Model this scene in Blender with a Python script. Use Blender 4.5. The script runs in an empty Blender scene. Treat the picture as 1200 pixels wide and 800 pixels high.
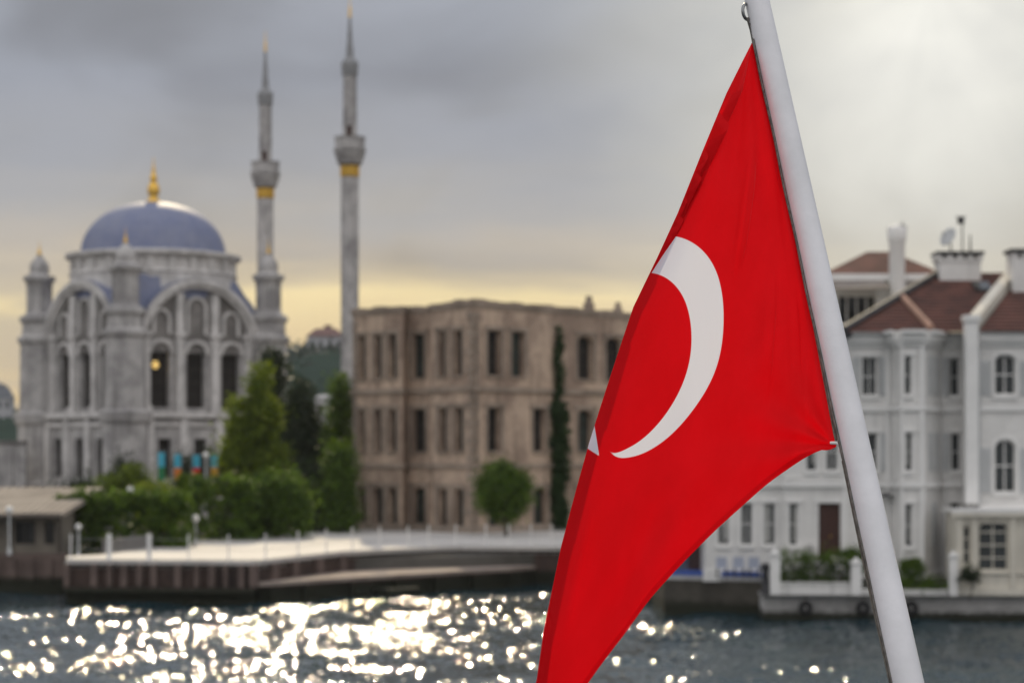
import bpy, bmesh, math, random
import numpy as np
from mathutils import Vector
R = math.radians
random.seed(7)
rng = np.random.default_rng(11)
sc = bpy.context.scene
COL = sc.collection

# ------------------------------------------------------------------ camera
H, F, HY = 6.7, 2500.0, 535.0          # eye height, focal length and horizon in 1200-px units


def X(px, D):
    return (px - 600.0) * D / F


def Z(py, D):
    return H + (HY - py) * D / F


def P(px, py, D):
    return Vector((X(px, D), D, Z(py, D)))


cam = bpy.data.cameras.new('camera')
cam.sensor_width = 24.0
cam.lens = 50.0
cam.shift_y = 135.0 / 1200.0
cam.clip_start, cam.clip_end = 0.1, 20000
cam.dof.use_dof = True
cam.dof.focus_distance = 3.42
cam.dof.aperture_fstop = 4.7
cam.dof.aperture_blades = 0
co = bpy.data.objects.new('camera', cam)
COL.objects.link(co)
co.location = (0, 0, H)
co.rotation_euler = (R(90), 0, 0)
sc.camera = co

# ------------------------------------------------------------------ render
sc.render.engine = 'CYCLES'
sc.cycles.use_denoising = True
sc.cycles.max_bounces = 6
sc.cycles.diffuse_bounces = 3
sc.cycles.glossy_bounces = 3
sc.cycles.transmission_bounces = 3
sc.cycles.transparent_max_bounces = 6
sc.cycles.caustics_reflective = False
sc.cycles.caustics_refractive = False
sc.cycles.sample_clamp_indirect = 3.0
sc.cycles.blur_glossy = 0.3
vs = sc.view_settings
sc.display_settings.display_device = 'sRGB'
vs.view_transform = 'Standard'
vs.look = 'None'
vs.gamma = 1.0
vs.use_curve_mapping = False
vs.exposure = 0.0

# ------------------------------------------------------------------ sky and sun
SUN_AZ, SUN_EL = R(-5.5), R(29.5)
SUN_DIR = Vector((math.sin(SUN_AZ) * math.cos(SUN_EL), math.cos(SUN_AZ) * math.cos(SUN_EL), math.sin(SUN_EL)))


class NT:
    """small node-tree writer"""
    def __init__(self, tree):
        self.t = tree

    def n(self, kind, **kw):
        nd = self.t.nodes.new(kind)
        for k, v in kw.items():
            setattr(nd, k, v)
        return nd

    def link(self, a, b):
        self.t.links.new(a, b)

    def put(self, sock, v):
        if isinstance(v, bpy.types.NodeSocket):
            self.link(v, sock)
        else:
            if sock.type == 'RGBA' and len(v) == 3:
                v = (*v, 1)
            sock.default_value = v

    def m(self, op, a, b=None, c=None, clamp=False):
        nd = self.n('ShaderNodeMath', operation=op, use_clamp=clamp)
        self.put(nd.inputs[0], a)
        if b is not None:
            self.put(nd.inputs[1], b)
        if c is not None:
            self.put(nd.inputs[2], c)
        return nd.outputs[0]

    def mix(self, f, a, b, blend='MIX'):
        nd = self.n('ShaderNodeMix', data_type='RGBA', blend_type=blend)
        self.put(nd.inputs[0], f)
        self.put(nd.inputs[6], a)
        self.put(nd.inputs[7], b)
        return nd.outputs[2]

    def ss(self, x, lo, hi):
        nd = self.n('ShaderNodeMapRange', interpolation_type='SMOOTHSTEP')
        self.put(nd.inputs[0], x)
        nd.inputs[1].default_value, nd.inputs[2].default_value = lo, hi
        return nd.outputs[0]

    def noise(self, vec, scale, detail=4, rough=0.55, dist=0.0):
        nd = self.n('ShaderNodeTexNoise')
        nd.inputs['Scale'].default_value = scale
        nd.inputs['Detail'].default_value = detail
        nd.inputs['Roughness'].default_value = rough
        nd.inputs['Distortion'].default_value = dist
        if vec is not None:
            self.link(vec, nd.inputs['Vector'])
        return nd.outputs[0]

    def ramp(self, f, stops, interp='LINEAR'):
        nd = self.n('ShaderNodeValToRGB')
        cr = nd.color_ramp
        cr.interpolation = interp
        while len(cr.elements) > 1:
            cr.elements.remove(cr.elements[0])
        cr.elements[0].position = stops[0][0]
        cr.elements[0].color = (*stops[0][1], 1)
        for p, c in stops[1:]:
            e = cr.elements.new(p)
            e.color = (*c, 1)
        self.link(f, nd.inputs[0])
        return nd.outputs[0]

    def mapping(self, vec, scale=(1, 1, 1), loc=(0, 0, 0), rot=(0, 0, 0)):
        nd = self.n('ShaderNodeMapping')
        nd.inputs['Scale'].default_value = scale
        nd.inputs['Location'].default_value = loc
        nd.inputs['Rotation'].default_value = rot
        self.link(vec, nd.inputs[0])
        return nd.outputs[0]


def build_world():
    w = bpy.data.worlds.new('World')
    sc.world = w
    w.use_nodes = True
    w.node_tree.nodes.clear()
    t = NT(w.node_tree)
    out = t.n('ShaderNodeOutputWorld')
    bg = t.n('ShaderNodeBackground')
    bg.inputs[1].default_value = 0.1
    t.link(bg.outputs[0], out.inputs[0])
    sky = t.n('ShaderNodeTexSky', sky_type='NISHITA')
    sky.sun_disc = False
    sky.sun_elevation = SUN_EL
    sky.sun_rotation = SUN_AZ
    sky.air_density, sky.dust_density = 1.0, 2.0
    tc = t.n('ShaderNodeTexCoord')
    d = tc.outputs['Generated']
    sep = t.n('ShaderNodeSeparateXYZ')
    t.link(d, sep.inputs[0])
    x, y, z = sep.outputs
    # cloud noise over the sky directions, stretched sideways into banks
    n1 = t.noise(t.mapping(d, (1.0, 1.0, 2.6), (0.3, 0.1, 0.2)), 4.2, 3, 0.5, 0.4)
    n2 = t.noise(t.mapping(d, (1.0, 1.0, 1.5), (4.3, 2.1, 0.7)), 8.0, 3, 0.5, 0.5)
    n3 = t.noise(t.mapping(d, (3.0, 3.0, 20.0), (1.3, 6.1, 0.7)), 2.2, 4, 0.5, 0.3)
    zz = t.m('ADD', z, t.m('MULTIPLY', t.m('SUBTRACT', n3, 0.5), 0.045))
    # base cloud colour by height (all multiplied by ten: the background strength is 0.1)
    base = t.ramp(zz, [(0.0, (.60, .47, .28)), (0.03, (.78, .58, .29)), (0.058, (.76, .60, .35)), (0.073, (.88, .72, .40)), (0.081, (.58, .49, .34)),
                       (0.095, (.39, .35, .30)), (0.115, (.312, .305, .30)), (0.14, (.255, .266, .295)), (0.175, (.222, .243, .292)),
                       (0.215, (.25, .275, .325)), (0.30, (.42, .45, .51)), (0.5, (.52, .55, .61)), (1.0, (.58, .62, .69))])
    mod = t.m('MULTIPLY_ADD', t.ss(n1, 0.36, 0.64), 0.48, 0.76)
    mod2 = t.m('MULTIPLY_ADD', t.ss(n2, 0.34, 0.66), 0.20, 0.90)
    up = t.ss(z, 0.06, 0.11)
    mm = t.m('ADD', t.m('SUBTRACT', 1.0, up), t.m('MULTIPLY', up, t.m('MULTIPLY', mod, mod2)))
    n4 = t.noise(t.mapping(d, (1.0, 1.0, 6.0), (2.3, .1, 3.2)), 6.0, 3, 0.5, 0.3)
    base = t.mix(t.m('MULTIPLY', t.m('SUBTRACT', 1.0, up), t.m('MULTIPLY', t.ss(n4, .5, .64), .7)), base, (.46, .41, .34))
    c = t.mix(1.0, base, mm, 'MULTIPLY')
    c = t.mix(t.m('MULTIPLY', t.m('MULTIPLY', up, t.ss(n2, 0.48, 0.66)), 0.30), c, (.30, .325, .385))
    # bright thin cloud where the light breaks through, up and to the right of the minarets
    gd = Vector((0.195, 1.0, 0.192)).normalized()
    dot = t.n('ShaderNodeVectorMath', operation='DOT_PRODUCT')
    nrm = t.n('ShaderNodeVectorMath', operation='NORMALIZE')
    t.link(d, nrm.inputs[0])
    t.link(nrm.outputs[0], dot.inputs[0])
    dot.inputs[1].default_value = gd
    ang = t.m('ARCCOSINE', t.m('MINIMUM', dot.outputs['Value'], 0.99999))
    ang = t.m('ADD', ang, t.m('MULTIPLY', t.m('SUBTRACT', n2, 0.5), 0.10))
    ang = t.m('ADD', ang, t.m('MULTIPLY', t.m('SUBTRACT', n1, 0.5), 0.08))
    ray = t.m('ARCTAN2', t.m('SUBTRACT', x, gd.x), t.m('SUBTRACT', z, gd.z + .03))
    cmb = t.n('ShaderNodeCombineXYZ')
    t.link(ray, cmb.inputs[0])
    rays = t.noise(cmb.outputs[0], 2.6, 3, .5, 0.0)
    g1 = t.m('SUBTRACT', 1.0, t.ss(ang, 0.015, 0.225))
    g2 = t.m('SUBTRACT', 1.0, t.ss(ang, 0.0, 0.10))
    shade = t.m('MULTIPLY', t.m('MULTIPLY_ADD', t.ss(rays, .30, .70), .10, .88), t.m('MULTIPLY_ADD', t.m('MULTIPLY_ADD', t.noise(t.mapping(d, (1, 1, 1.2), (.3, 7.1, .2)), 17.0, 3, .5, .6), .5, t.m('MULTIPLY', t.ss(n2, .34, .64), .55)), .75, .48), clamp=True)
    c = t.mix(t.m('MULTIPLY', g1, shade), c, (.74, .725, .65))
    c = t.mix(t.m('MULTIPLY', g2, t.m('MULTIPLY', shade, 1.0)), c, (1.0, .99, .92))
    # unseen half of the sky behind the boat, brightened to light the facades
    back = t.ss(y, 0.55, -0.5)
    bcol = t.mix(t.ss(z, 0.02, 0.55), (.60, .595, .60), (1.08, 1.06, 1.07))
    c = t.mix(back, c, bcol)
    # below the horizon
    c = t.mix(t.ss(z, -0.005, -0.05), c, (.12, .13, .14))
    c10 = t.mix(1.0, c, (10, 10, 10), 'MULTIPLY')
    col = t.mix(0.97, sky.outputs[0], c10)
    t.link(col, bg.inputs[0])


build_world()
sl = bpy.data.lights.new('sun', 'SUN')
sl.energy = 2.9
sl.angle = R(0.5)
sl.color = (1.0, 0.83, 0.55)
so = bpy.data.objects.new('sun', sl)
COL.objects.link(so)
so.rotation_euler = SUN_DIR.to_track_quat('Z', 'Y').to_euler()
so.location = (0, 0, 60)

# ------------------------------------------------------------------ materials
MATS = {}


def mat(name, col, rough=0.7, var=0.15, scale=1.0, col2=None, metal=0.0, bump=0.0, spec=0.3, streak=None, wet=None):
    """painted, plastered or stone surface: two colours in patches, fine mottling, optional streaks (rain on walls, soft light on the pole) and a green tide line"""
    m = bpy.data.materials.new(name)
    m.use_nodes = True
    nt = m.node_tree
    nt.nodes.clear()
    t = NT(nt)
    out = t.n('ShaderNodeOutputMaterial')
    b = t.n('ShaderNodeBsdfPrincipled')
    t.link(b.outputs[0], out.inputs[0])
    tc = t.n('ShaderNodeTexCoord')
    o = tc.outputs['Object']
    n1 = t.noise(o, scale * 0.6, 5, 0.6)
    n2 = t.noise(o, scale * 5.0, 4, 0.6)
    c2 = col2 or tuple(c * (1 - 1.6 * var) for c in col)
    c = t.mix(t.ss(n1, 0.36, 0.66), col, c2)
    f = t.m('MULTIPLY_ADD', t.m('SUBTRACT', n2, 0.5), 2 * var, 1.0)
    c = t.mix(1.0, c, f, 'MULTIPLY')
    if streak:
        ns = t.noise(t.mapping(o, (2.2, 2.2, 0.16)), 1.0, 4, 0.6)
        c = t.mix(t.m('MULTIPLY', t.ss(ns, 0.52, 0.72), streak), c, tuple(k * 0.35 for k in col))
    if wet is not None:
        g = t.n('ShaderNodeNewGeometry')
        s = t.n('ShaderNodeSeparateXYZ')
        t.link(g.outputs['Position'], s.inputs[0])
        zz = t.m('ADD', s.outputs[2], t.m('MULTIPLY', t.m('SUBTRACT', n2, 0.5), 0.35))
        c = t.mix(t.m('SUBTRACT', 1.0, t.ss(zz, wet - 0.25, wet + 0.1)), c, (.018, .02, .012))
    t.link(c, b.inputs['Base Color'])
    rr = t.m('MULTIPLY_ADD', t.m('SUBTRACT', n2, 0.5), 0.25, rough, clamp=True)
    t.link(rr, b.inputs['Roughness'])
    b.inputs['Metallic'].default_value = metal
    b.inputs['Specular IOR Level'].default_value = spec
    if bump:
        bp = t.n('ShaderNodeBump')
        bp.inputs['Strength'].default_value = bump
        bp.inputs['Distance'].default_value = 0.05
        t.link(n2, bp.inputs['Height'])
        t.link(bp.outputs[0], b.inputs['Normal'])
    MATS[name] = m
    return m


M_STONE = mat('pale_stone', (.50, .485, .475), 0.8, 0.26, 0.9, (.29, .28, .28), bump=0.4, streak=0.75, spec=0.15)
M_STONE_T = mat('pale_carved_stone', (.70, .68, .665), 0.8, 0.2, 1.1, (.50, .485, .475), bump=0.3, streak=0.5, spec=0.15)  # lighter copy of the wall stone: bright-trim contrast put into the colour
M_STONE_D = mat('shaded_stone_panel', (.25, .235, .225), 0.85, 0.25, 0.9, bump=0.3, streak=0.4)  # darker copy of the wall stone: recess shade put into the colour
M_LEAD = mat('blue_lead', (.18, .205, .32), 0.6, 0.16, 0.6, (.23, .25, .345), metal=0.0, spec=0.3, streak=0.25)
M_LEAD_D = mat('grey_lead', (.13, .14, .16), 0.5, 0.12, 0.9)
M_SPIRE = mat('pale_lead', (.27, .275, .285), 0.55, 0.12, 1.5)
M_GOLD = mat('gilding', (.85, .52, .10), 0.3, 0.08, 4, metal=0.6)
M_RUIN = mat('weathered_masonry', (.54, .415, .32), 0.9, 0.30, 0.6, (.29, .215, .17), bump=0.6, streak=0.7, spec=0.1)
M_RUIN_T = mat('worn_trim_stone', (.36, .29, .235), 0.9, 0.25, 0.7, bump=0.5, streak=0.4)
M_GLASS = mat('dark_glass', (.018, .02, .022), 0.08, 0.1, 1.0)
M_GLASS_H = mat('house_glass', (.045, .052, .055), 0.10, 0.2, 1.5)
M_WOOD_D = mat('dark_wood', (.06, .026, .02), 0.5, 0.2, 3)
M_FRAME_D = mat('old_timber_frame', (.07, .06, .05), 0.8, 0.2, 3)
M_WHITE = mat('white_paint', (.78, .765, .74), 0.5, 0.07, 1.0, (.67, .66, .64), streak=0.28)
M_WHITE_T = mat('white_trim', (.83, .82, .80), 0.45, 0.04, 2.0)
M_CREAM = mat('cream_paint', (.70, .66, .57), 0.6, 0.06, 1.0, (.60, .565, .49), streak=0.2)
M_SHUT = mat('grey_shutter', (.55, .56, .56), 0.6, 0.06, 3.0)
M_TILE = mat('clay_tile', (.165, .084, .070), 0.9, 0.30, 1.6, (.105, .062, .055), bump=0.8, spec=0.1)
M_OLDGLASS = mat('greenish_old_glass', (.045, .06, .055), 0.3, 0.3, 2.0, (.02, .025, .024))
M_CURT = mat('net_curtain', (.42, .42, .40), 0.9, 0.1, 6.0)
M_HOLE = mat('unlit_window', (.030, .027, .026), 0.7, 0.2, 1.0, spec=0.12)  # dark pane: shade of the unlit interior is put into its colour
M_TILE_L = mat('pale_ridge_tile', (.42, .25, .19), 0.8, 0.2, 2.0)
M_DARKMETAL = mat('dark_metal', (.05, .05, .055), 0.5, 0.15, 5)
M_GREYMETAL = mat('galvanised_metal', (.32, .33, .33), 0.35, 0.15, 40, metal=0.8)
M_DECK = mat('pale_paving', (.56, .535, .51), 0.75, 0.14, 0.5, (.46, .44, .42), spec=0.2)
M_PLANK = mat('worn_planks', (.36, .30, .26), 0.85, 0.2, 0.9, (.25, .20, .175), spec=.15)
M_BRICKD = mat('quay_masonry', (.075, .05, .042), 0.85, 0.28, 0.8, (.04, .03, .028), bump=0.5, wet=0.8)  # shade of the voids between the terrace piers is put into this colour
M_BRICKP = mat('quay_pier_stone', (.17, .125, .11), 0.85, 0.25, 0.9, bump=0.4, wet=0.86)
M_QUAY = mat('quay_stone', (.54, .53, .52), 0.8, 0.2, 0.8, bump=0.4, streak=0.3, wet=0.45)
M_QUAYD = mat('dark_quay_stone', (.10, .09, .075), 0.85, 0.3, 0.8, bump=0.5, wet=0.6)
M_VOID = mat('unlit_recess', (.03, .024, .022), 0.95, 0.2, 1.0)
M_CANVAS = mat('canvas', (.30, .265, .235), 0.85, 0.15, 0.8, (.20, .175, .16), spec=0.15)
M_BLUE = mat('blue_tarpaulin', (.06, .12, .42), 0.5, 0.15, 2)
M_GROUND = mat('paved_ground', (.13, .125, .115), 0.95, 0.2, 0.3, spec=0.05)
M_HILL = mat('hill_scrub', (.030, .048, .042), 1.0, 0.3, 0.03, (.020, .032, .03), spec=0.0)  # bluish tone of distance haze put into the colour
M_BARK = mat('bark', (.09, .07, .05), 0.9, 0.3, 4, bump=0.6)
M_RUBBER = mat('rubber', (.02, .02, .022), 0.7, 0.2, 6)
M_POLE = mat('painted_pole', (.82, .81, .835), 0.36, 0.035, 14.0, (.74, .735, .755), streak=.10, bump=.03)  # streak puts soft lengthwise light variation into the paint colour
M_ROPE = mat('rope', (.30, .27, .23), 0.9, 0.3, 120, bump=0.5)
M_ROPE_D = mat('dark_steel_cable', (.17, .155, .14), 0.5, 0.3, 150, metal=0.4)
M_HILLHOUSE = mat('far_render', (.42, .42, .44), 0.8, 0.1, 0.2)


def glow_mat(name, col, s):
    m = bpy.data.materials.new(name)
    m.use_nodes = True
    b = m.node_tree.nodes['Principled BSDF']
    b.inputs['Base Color'].default_value = (*col, 1)
    b.inputs['Emission Color'].default_value = (*col, 1)
    b.inputs['Emission Strength'].default_value = s
    return m


M_GLINT = glow_mat('gold_glint_glow', (1.0, .72, .25), .7)  # added emission that makes the gold glint in a mosque window
M_GLOBE = mat('opal_globe', (.80, .80, .78), 0.15, 0.02, 3)


def leaf_mat(name, a, b, trans=0.35):
    m = bpy.data.materials.new(name)
    m.use_nodes = True
    nt = m.node_tree
    nt.nodes.clear()
    t = NT(nt)
    out = t.n('ShaderNodeOutputMaterial')
    at = t.n('ShaderNodeAttribute')
    at.attribute_name = 'tint'
    c = t.mix(at.outputs['Fac'], a, b)
    d = t.n('ShaderNodeBsdfPrincipled')
    d.inputs['Roughness'].default_value = 0.55
    d.inputs['Specular IOR Level'].default_value = 0.25
    t.link(c, d.inputs['Base Color'])
    tr = t.n('ShaderNodeBsdfTranslucent')
    ct = t.mix(1.0, c, (1.6, 1.5, 0.55), 'MULTIPLY')
    t.link(ct, tr.inputs[0])
    ms = t.n('ShaderNodeMixShader')
    ms.inputs[0].default_value = trans
    t.link(d.outputs[0], ms.inputs[1])
    t.link(tr.outputs[0], ms.inputs[2])
    t.link(ms.outputs[0], out.inputs[0])
    return m


L_HEDGE = leaf_mat('hedge_leaf', (.026, .055, .010), (.12, .20, .028), 0.42)
L_LIME = leaf_mat('lime_leaf', (.070, .11, .014), (.20, .26, .034), 0.5)
L_DARK = leaf_mat('dark_leaf', (.018, .030, .016), (.04, .058, .025), 0.2)
L_BUSH = leaf_mat('bush_leaf', (.04, .085, .012), (.12, .19, .028), 0.38)
L_IVY = leaf_mat('ivy_leaf', (.015, .040, .012), (.035, .07, .018), 0.2)
L_FAR = leaf_mat('far_leaf', (.036, .052, .056), (.058, .078, .075), 0.1)  # distance haze put into these bluish leaf colours
L_FLOWER = leaf_mat('white_blossom', (.6, .6, .58), (.75, .75, .72), 0.2)


# ------------------------------------------------------------------ mesh helpers
class MB:
    def __init__(self):
        self.v, self.f = [], []

    def add(self, vs, fs):
        k = len(self.v)
        self.v.extend([tuple(p) for p in vs])
        self.f.extend([tuple(i + k for i in f) for f in fs])

    def quad(self, a, b, c, d):
        self.add([a, b, c, d], [(0, 1, 2, 3)])

    def hexa(self, p):                       # 8 points: bottom ring 0-3, top ring 4-7
        self.add(p, [(3, 2, 1, 0), (4, 5, 6, 7), (0, 1, 5, 4), (1, 2, 6, 5), (2, 3, 7, 6), (3, 0, 4, 7)])

    def box(self, x0, x1, y0, y1, z0, z1):
        self.hexa([(x0, y0, z0), (x1, y0, z0), (x1, y1, z0), (x0, y1, z0), (x0, y0, z1), (x1, y0, z1), (x1, y1, z1), (x0, y1, z1)])

    def prism(self, poly, z0, z1):
        n = len(poly)
        zb = z0 if callable(z0) else (lambda p: z0)
        zt = z1 if callable(z1) else (lambda p: z1)
        self.add([(p[0], p[1], zb(p)) for p in poly] + [(p[0], p[1], zt(p)) for p in poly],
                 [tuple(range(n))[::-1], tuple(range(n, 2 * n))] + [(i, (i + 1) % n, n + (i + 1) % n, n + i) for i in range(n)])

    def lathe(self, c, prof, seg=24, rot=0.0, flute=0.0):
        rings = len(prof)
        vs = []
        for r, z in prof:
            for k in range(seg):
                a = rot + 2 * math.pi * k / seg
                rr = r * (1 - (flute if k % 2 else 0))
                vs.append((c[0] + rr * math.cos(a), c[1] + rr * math.sin(a), z))
        fs = []
        for i in range(rings - 1):
            for k in range(seg):
                k2 = (k + 1) % seg
                fs.append((i * seg + k, i * seg + k2, (i + 1) * seg + k2, (i + 1) * seg + k))
        fs.append(tuple(range(seg))[::-1])
        fs.append(tuple((rings - 1) * seg + k for k in range(seg)))
        self.add(vs, fs)

    def tube(self, pts, rad, seg=8):
        pts = [Vector(p) for p in pts]
        n = len(pts)
        rad = rad if isinstance(rad, (list, tuple)) else [rad] * n
        up = Vector((0, 0, 1))
        vs = []
        for i, p in enumerate(pts):
            tdir = (pts[min(i + 1, n - 1)] - pts[max(i - 1, 0)]).normalized()
            s = tdir.cross(up)
            if s.length < 1e-3:
                s = tdir.cross(Vector((0, 1, 0)))
            s.normalize()
            q = s.cross(tdir)
            for k in range(seg):
                a = 2 * math.pi * k / seg
                vs.append(p + (s * math.cos(a) + q * math.sin(a)) * rad[i])
        fs = [(i * seg + k, i * seg + (k + 1) % seg, (i + 1) * seg + (k + 1) % seg, (i + 1) * seg + k) for i in range(n - 1) for k in range(seg)]
        fs += [tuple(range(seg))[::-1], tuple((n - 1) * seg + k for k in range(seg))]
        self.add(vs, fs)

    def torus(self, c, ax1, ax2, R1, r, n=28, k=8):
        ax1, ax2 = Vector(ax1).normalized(), Vector(ax2).normalized()
        ax3 = ax1.cross(ax2)
        vs = []
        for i in range(n):
            a = 2 * math.pi * i / n
            e = ax1 * math.cos(a) + ax2 * math.sin(a)
            for j in range(k):
                b = 2 * math.pi * j / k
                vs.append(Vector(c) + e * (R1 + r * math.cos(b)) + ax3 * (r * math.sin(b)))
        self.add(vs, [(i * k + j, ((i + 1) % n) * k + j, ((i + 1) % n) * k + (j + 1) % k, i * k + (j + 1) % k) for i in range(n) for j in range(k)])

    def ball(self, c, r, n=14, m=9, sz=1.0):
        self.lathe((c[0], c[1]), [(max(r * math.sin(math.pi * i / m), 1e-4), c[2] - sz * r * math.cos(math.pi * i / m)) for i in range(m + 1)], n)

    def build(self, name, material, parent=None, base=None, smooth=False):
        b = base if base is not None else (base_of(parent) if parent else Vector((0, 0, 0)))
        me = bpy.data.meshes.new(name)
        me.from_pydata([(v[0] - b[0], v[1] - b[1], v[2] - b[2]) for v in self.v], [], self.f)
        bm = bmesh.new()
        bm.from_mesh(me)
        bmesh.ops.recalc_face_normals(bm, faces=bm.faces)
        bm.to_mesh(me)
        bm.free()
        if smooth:
            me.polygons.foreach_set('use_smooth', [True] * len(me.polygons))
            try:
                me.set_sharp_from_angle(angle=R(40))
            except Exception:
                pass
        me.materials.append(material)
        o = bpy.data.objects.new(name, me)
        COL.objects.link(o)
        if parent:
            o.parent = parent
        else:
            o.location = b
        return o


def base_of(o):
    while o.parent:
        o = o.parent
    return Vector(o.location)


def tag(o, label, cat, group=None):
    o['label'] = label
    o['category'] = cat
    if group:
        o['group'] = group
    return o


def thing(name, label, cat, loc, group=None):
    o = bpy.data.objects.new(name, None)
    COL.objects.link(o)
    o.location = loc
    o.empty_display_size = 0.3
    return tag(o, label, cat, group)


def struct(o):
    o['kind'] = 'structure'
    return o


class Fr:
    """a wall's frame: U runs left to right as seen from outside, N points outwards"""
    def __init__(self, p0, p1):
        self.o = Vector((p0[0], p0[1], 0))
        d = Vector((p1[0] - p0[0], p1[1] - p0[1], 0))
        self.L = d.length
        self.u = d.normalized()
        self.n = Vector((self.u.y, -self.u.x, 0))

    def p(self, u, n, z):
        q = self.o + self.u * u + self.n * n
        return Vector((q.x, q.y, z))

    def at(self, px):                        # where along the wall the line of sight through px meets it
        k = (px - 600.0) / F
        return (k * self.o.y - self.o.x) / (self.u.x - k * self.u.y)

    def dist(self, px):
        return self.o.y + self.u.y * self.at(px)

    def box(self, mb, u0, u1, n0, n1, z0, z1):
        mb.hexa([self.p(u0, n1, z0), self.p(u1, n1, z0), self.p(u1, n0, z0), self.p(u0, n0, z0),
                 self.p(u0, n1, z1), self.p(u1, n1, z1), self.p(u1, n0, z1), self.p(u0, n0, z1)])


def arch_pts(u0, u1, zs, rise, k=10):
    """points along an arch from (u0,zs) up and over to (u1,zs)"""
    c, r = (u0 + u1) / 2, (u1 - u0) / 2
    return [(c - r * math.cos(math.pi * i / k), zs + rise * math.sin(math.pi * i / k)) for i in range(k + 1)]


def outline(op):
    u0, u1, zb, zt, rise = op
    if rise > 0:
        return [(u0, zb)] + arch_pts(u0, u1, zt - rise, rise) + [(u1, zb)]
    return [(u0, zb), (u0, zt), (u1, zt), (u1, zb)]


def facade(mb, fr, z0, z1, ops, n=0.0, depth=0.35, u0=0.0, u1=None):
    """a wall with real openings and reveals; ops = (u0, u1, sill z, head z, arch rise)"""
    u1 = fr.L if u1 is None else u1
    us = sorted({u0, u1, *[o[0] for o in ops], *[o[1] for o in ops]})
    zs = sorted({z0, z1, *[o[2] for o in ops], *[o[3] for o in ops]})
    for a, b in zip(us, us[1:]):
        for c, d in zip(zs, zs[1:]):
            um, zm = (a + b) / 2, (c + d) / 2
            if any(o[0] < um < o[1] and o[2] < zm < o[3] for o in ops):
                continue
            mb.quad(fr.p(a, n, c), fr.p(b, n, c), fr.p(b, n, d), fr.p(a, n, d))
    for o in ops:
        ol = outline(o)
        for (a, c), (b, d) in zip(ol, ol[1:] + ol[:1]):
            mb.quad(fr.p(a, n, c), fr.p(b, n, d), fr.p(b, n - depth, d), fr.p(a, n - depth, c))
        if o[4] > 0:
            ap = arch_pts(o[0], o[1], o[3] - o[4], o[4])
            for (a, c), (b, d) in zip(ap, ap[1:]):
                mb.quad(fr.p(a, n, c), fr.p(b, n, d), fr.p(b, n, o[3]), fr.p(a, n, o[3]))


def plate(mb, fr, ol, n0, n1):
    k = len(ol)
    mb.add([fr.p(a, n1, c) for a, c in ol] + [fr.p(a, n0, c) for a, c in ol],
           [tuple(range(k)), tuple(range(k, 2 * k))[::-1]] + [(i, (i + 1) % k, k + (i + 1) % k, k + i) for i in range(k)])


def window(parent, fr, op, n, pane_m, frame_m, bars=(1, 1), fw=0.07, sill_m=None, name='window', sill_over=0.1):
    """pane set n behind the wall face with its frame and sill as sub-parts"""
    u0, u1, zb, zt, rise = op
    mb = MB()
    plate(mb, fr, outline(op), n - 0.03, n)
    w = mb.build(name, pane_m, parent)
    m = MB()
    fr.box(m, u0, u0 + fw, n + 0.003, n + 0.06, zb, zt - rise)
    fr.box(m, u1 - fw, u1, n + 0.003, n + 0.06, zb, zt - rise)
    fr.box(m, u0 + fw, u1 - fw, n + 0.003, n + 0.06, zb, zb + fw)
    if rise > 0:
        a, b = arch_pts(u0, u1, zt - rise, rise), arch_pts(u0 + fw, u1 - fw, zt - rise, max(rise - fw, 0.02))
        for i in range(len(a) - 1):
            ol = [a[i], a[i + 1], b[i + 1], b[i]]
            plate(m, fr, ol, n + 0.003, n + 0.06)
    else:
        fr.box(m, u0 + fw, u1 - fw, n + 0.003, n + 0.06, zt - fw, zt)
    nv, nh = bars
    for i in range(nv):
        c = u0 + (u1 - u0) * (i + 1) / (nv + 1)
        fr.box(m, c - fw * .35, c + fw * .35, n + 0.004, n + 0.05, zb + fw, zt - fw)
    for i in range(nh):
        c = zb + (zt - zb) * (i + 1) / (nh + 1)
        fr.box(m, u0 + fw, u1 - fw, n + 0.005, n + 0.048, c - fw * .4, c + fw * .4)
    m.build('frame', frame_m, w)
    if sill_m:
        s = MB()
        fr.box(s, u0 - sill_over, u1 + sill_over, 0.003, 0.12, zb - 0.14, zb - 0.003)
        s.build('sill', sill_m, w)
    return w


def band(mb, fr, z0, z1, proud, u0=None, u1=None, n0=0.002):
    fr.box(mb, -proud if u0 is None else u0, fr.L + proud if u1 is None else u1, n0, proud, z0, z1)


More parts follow.
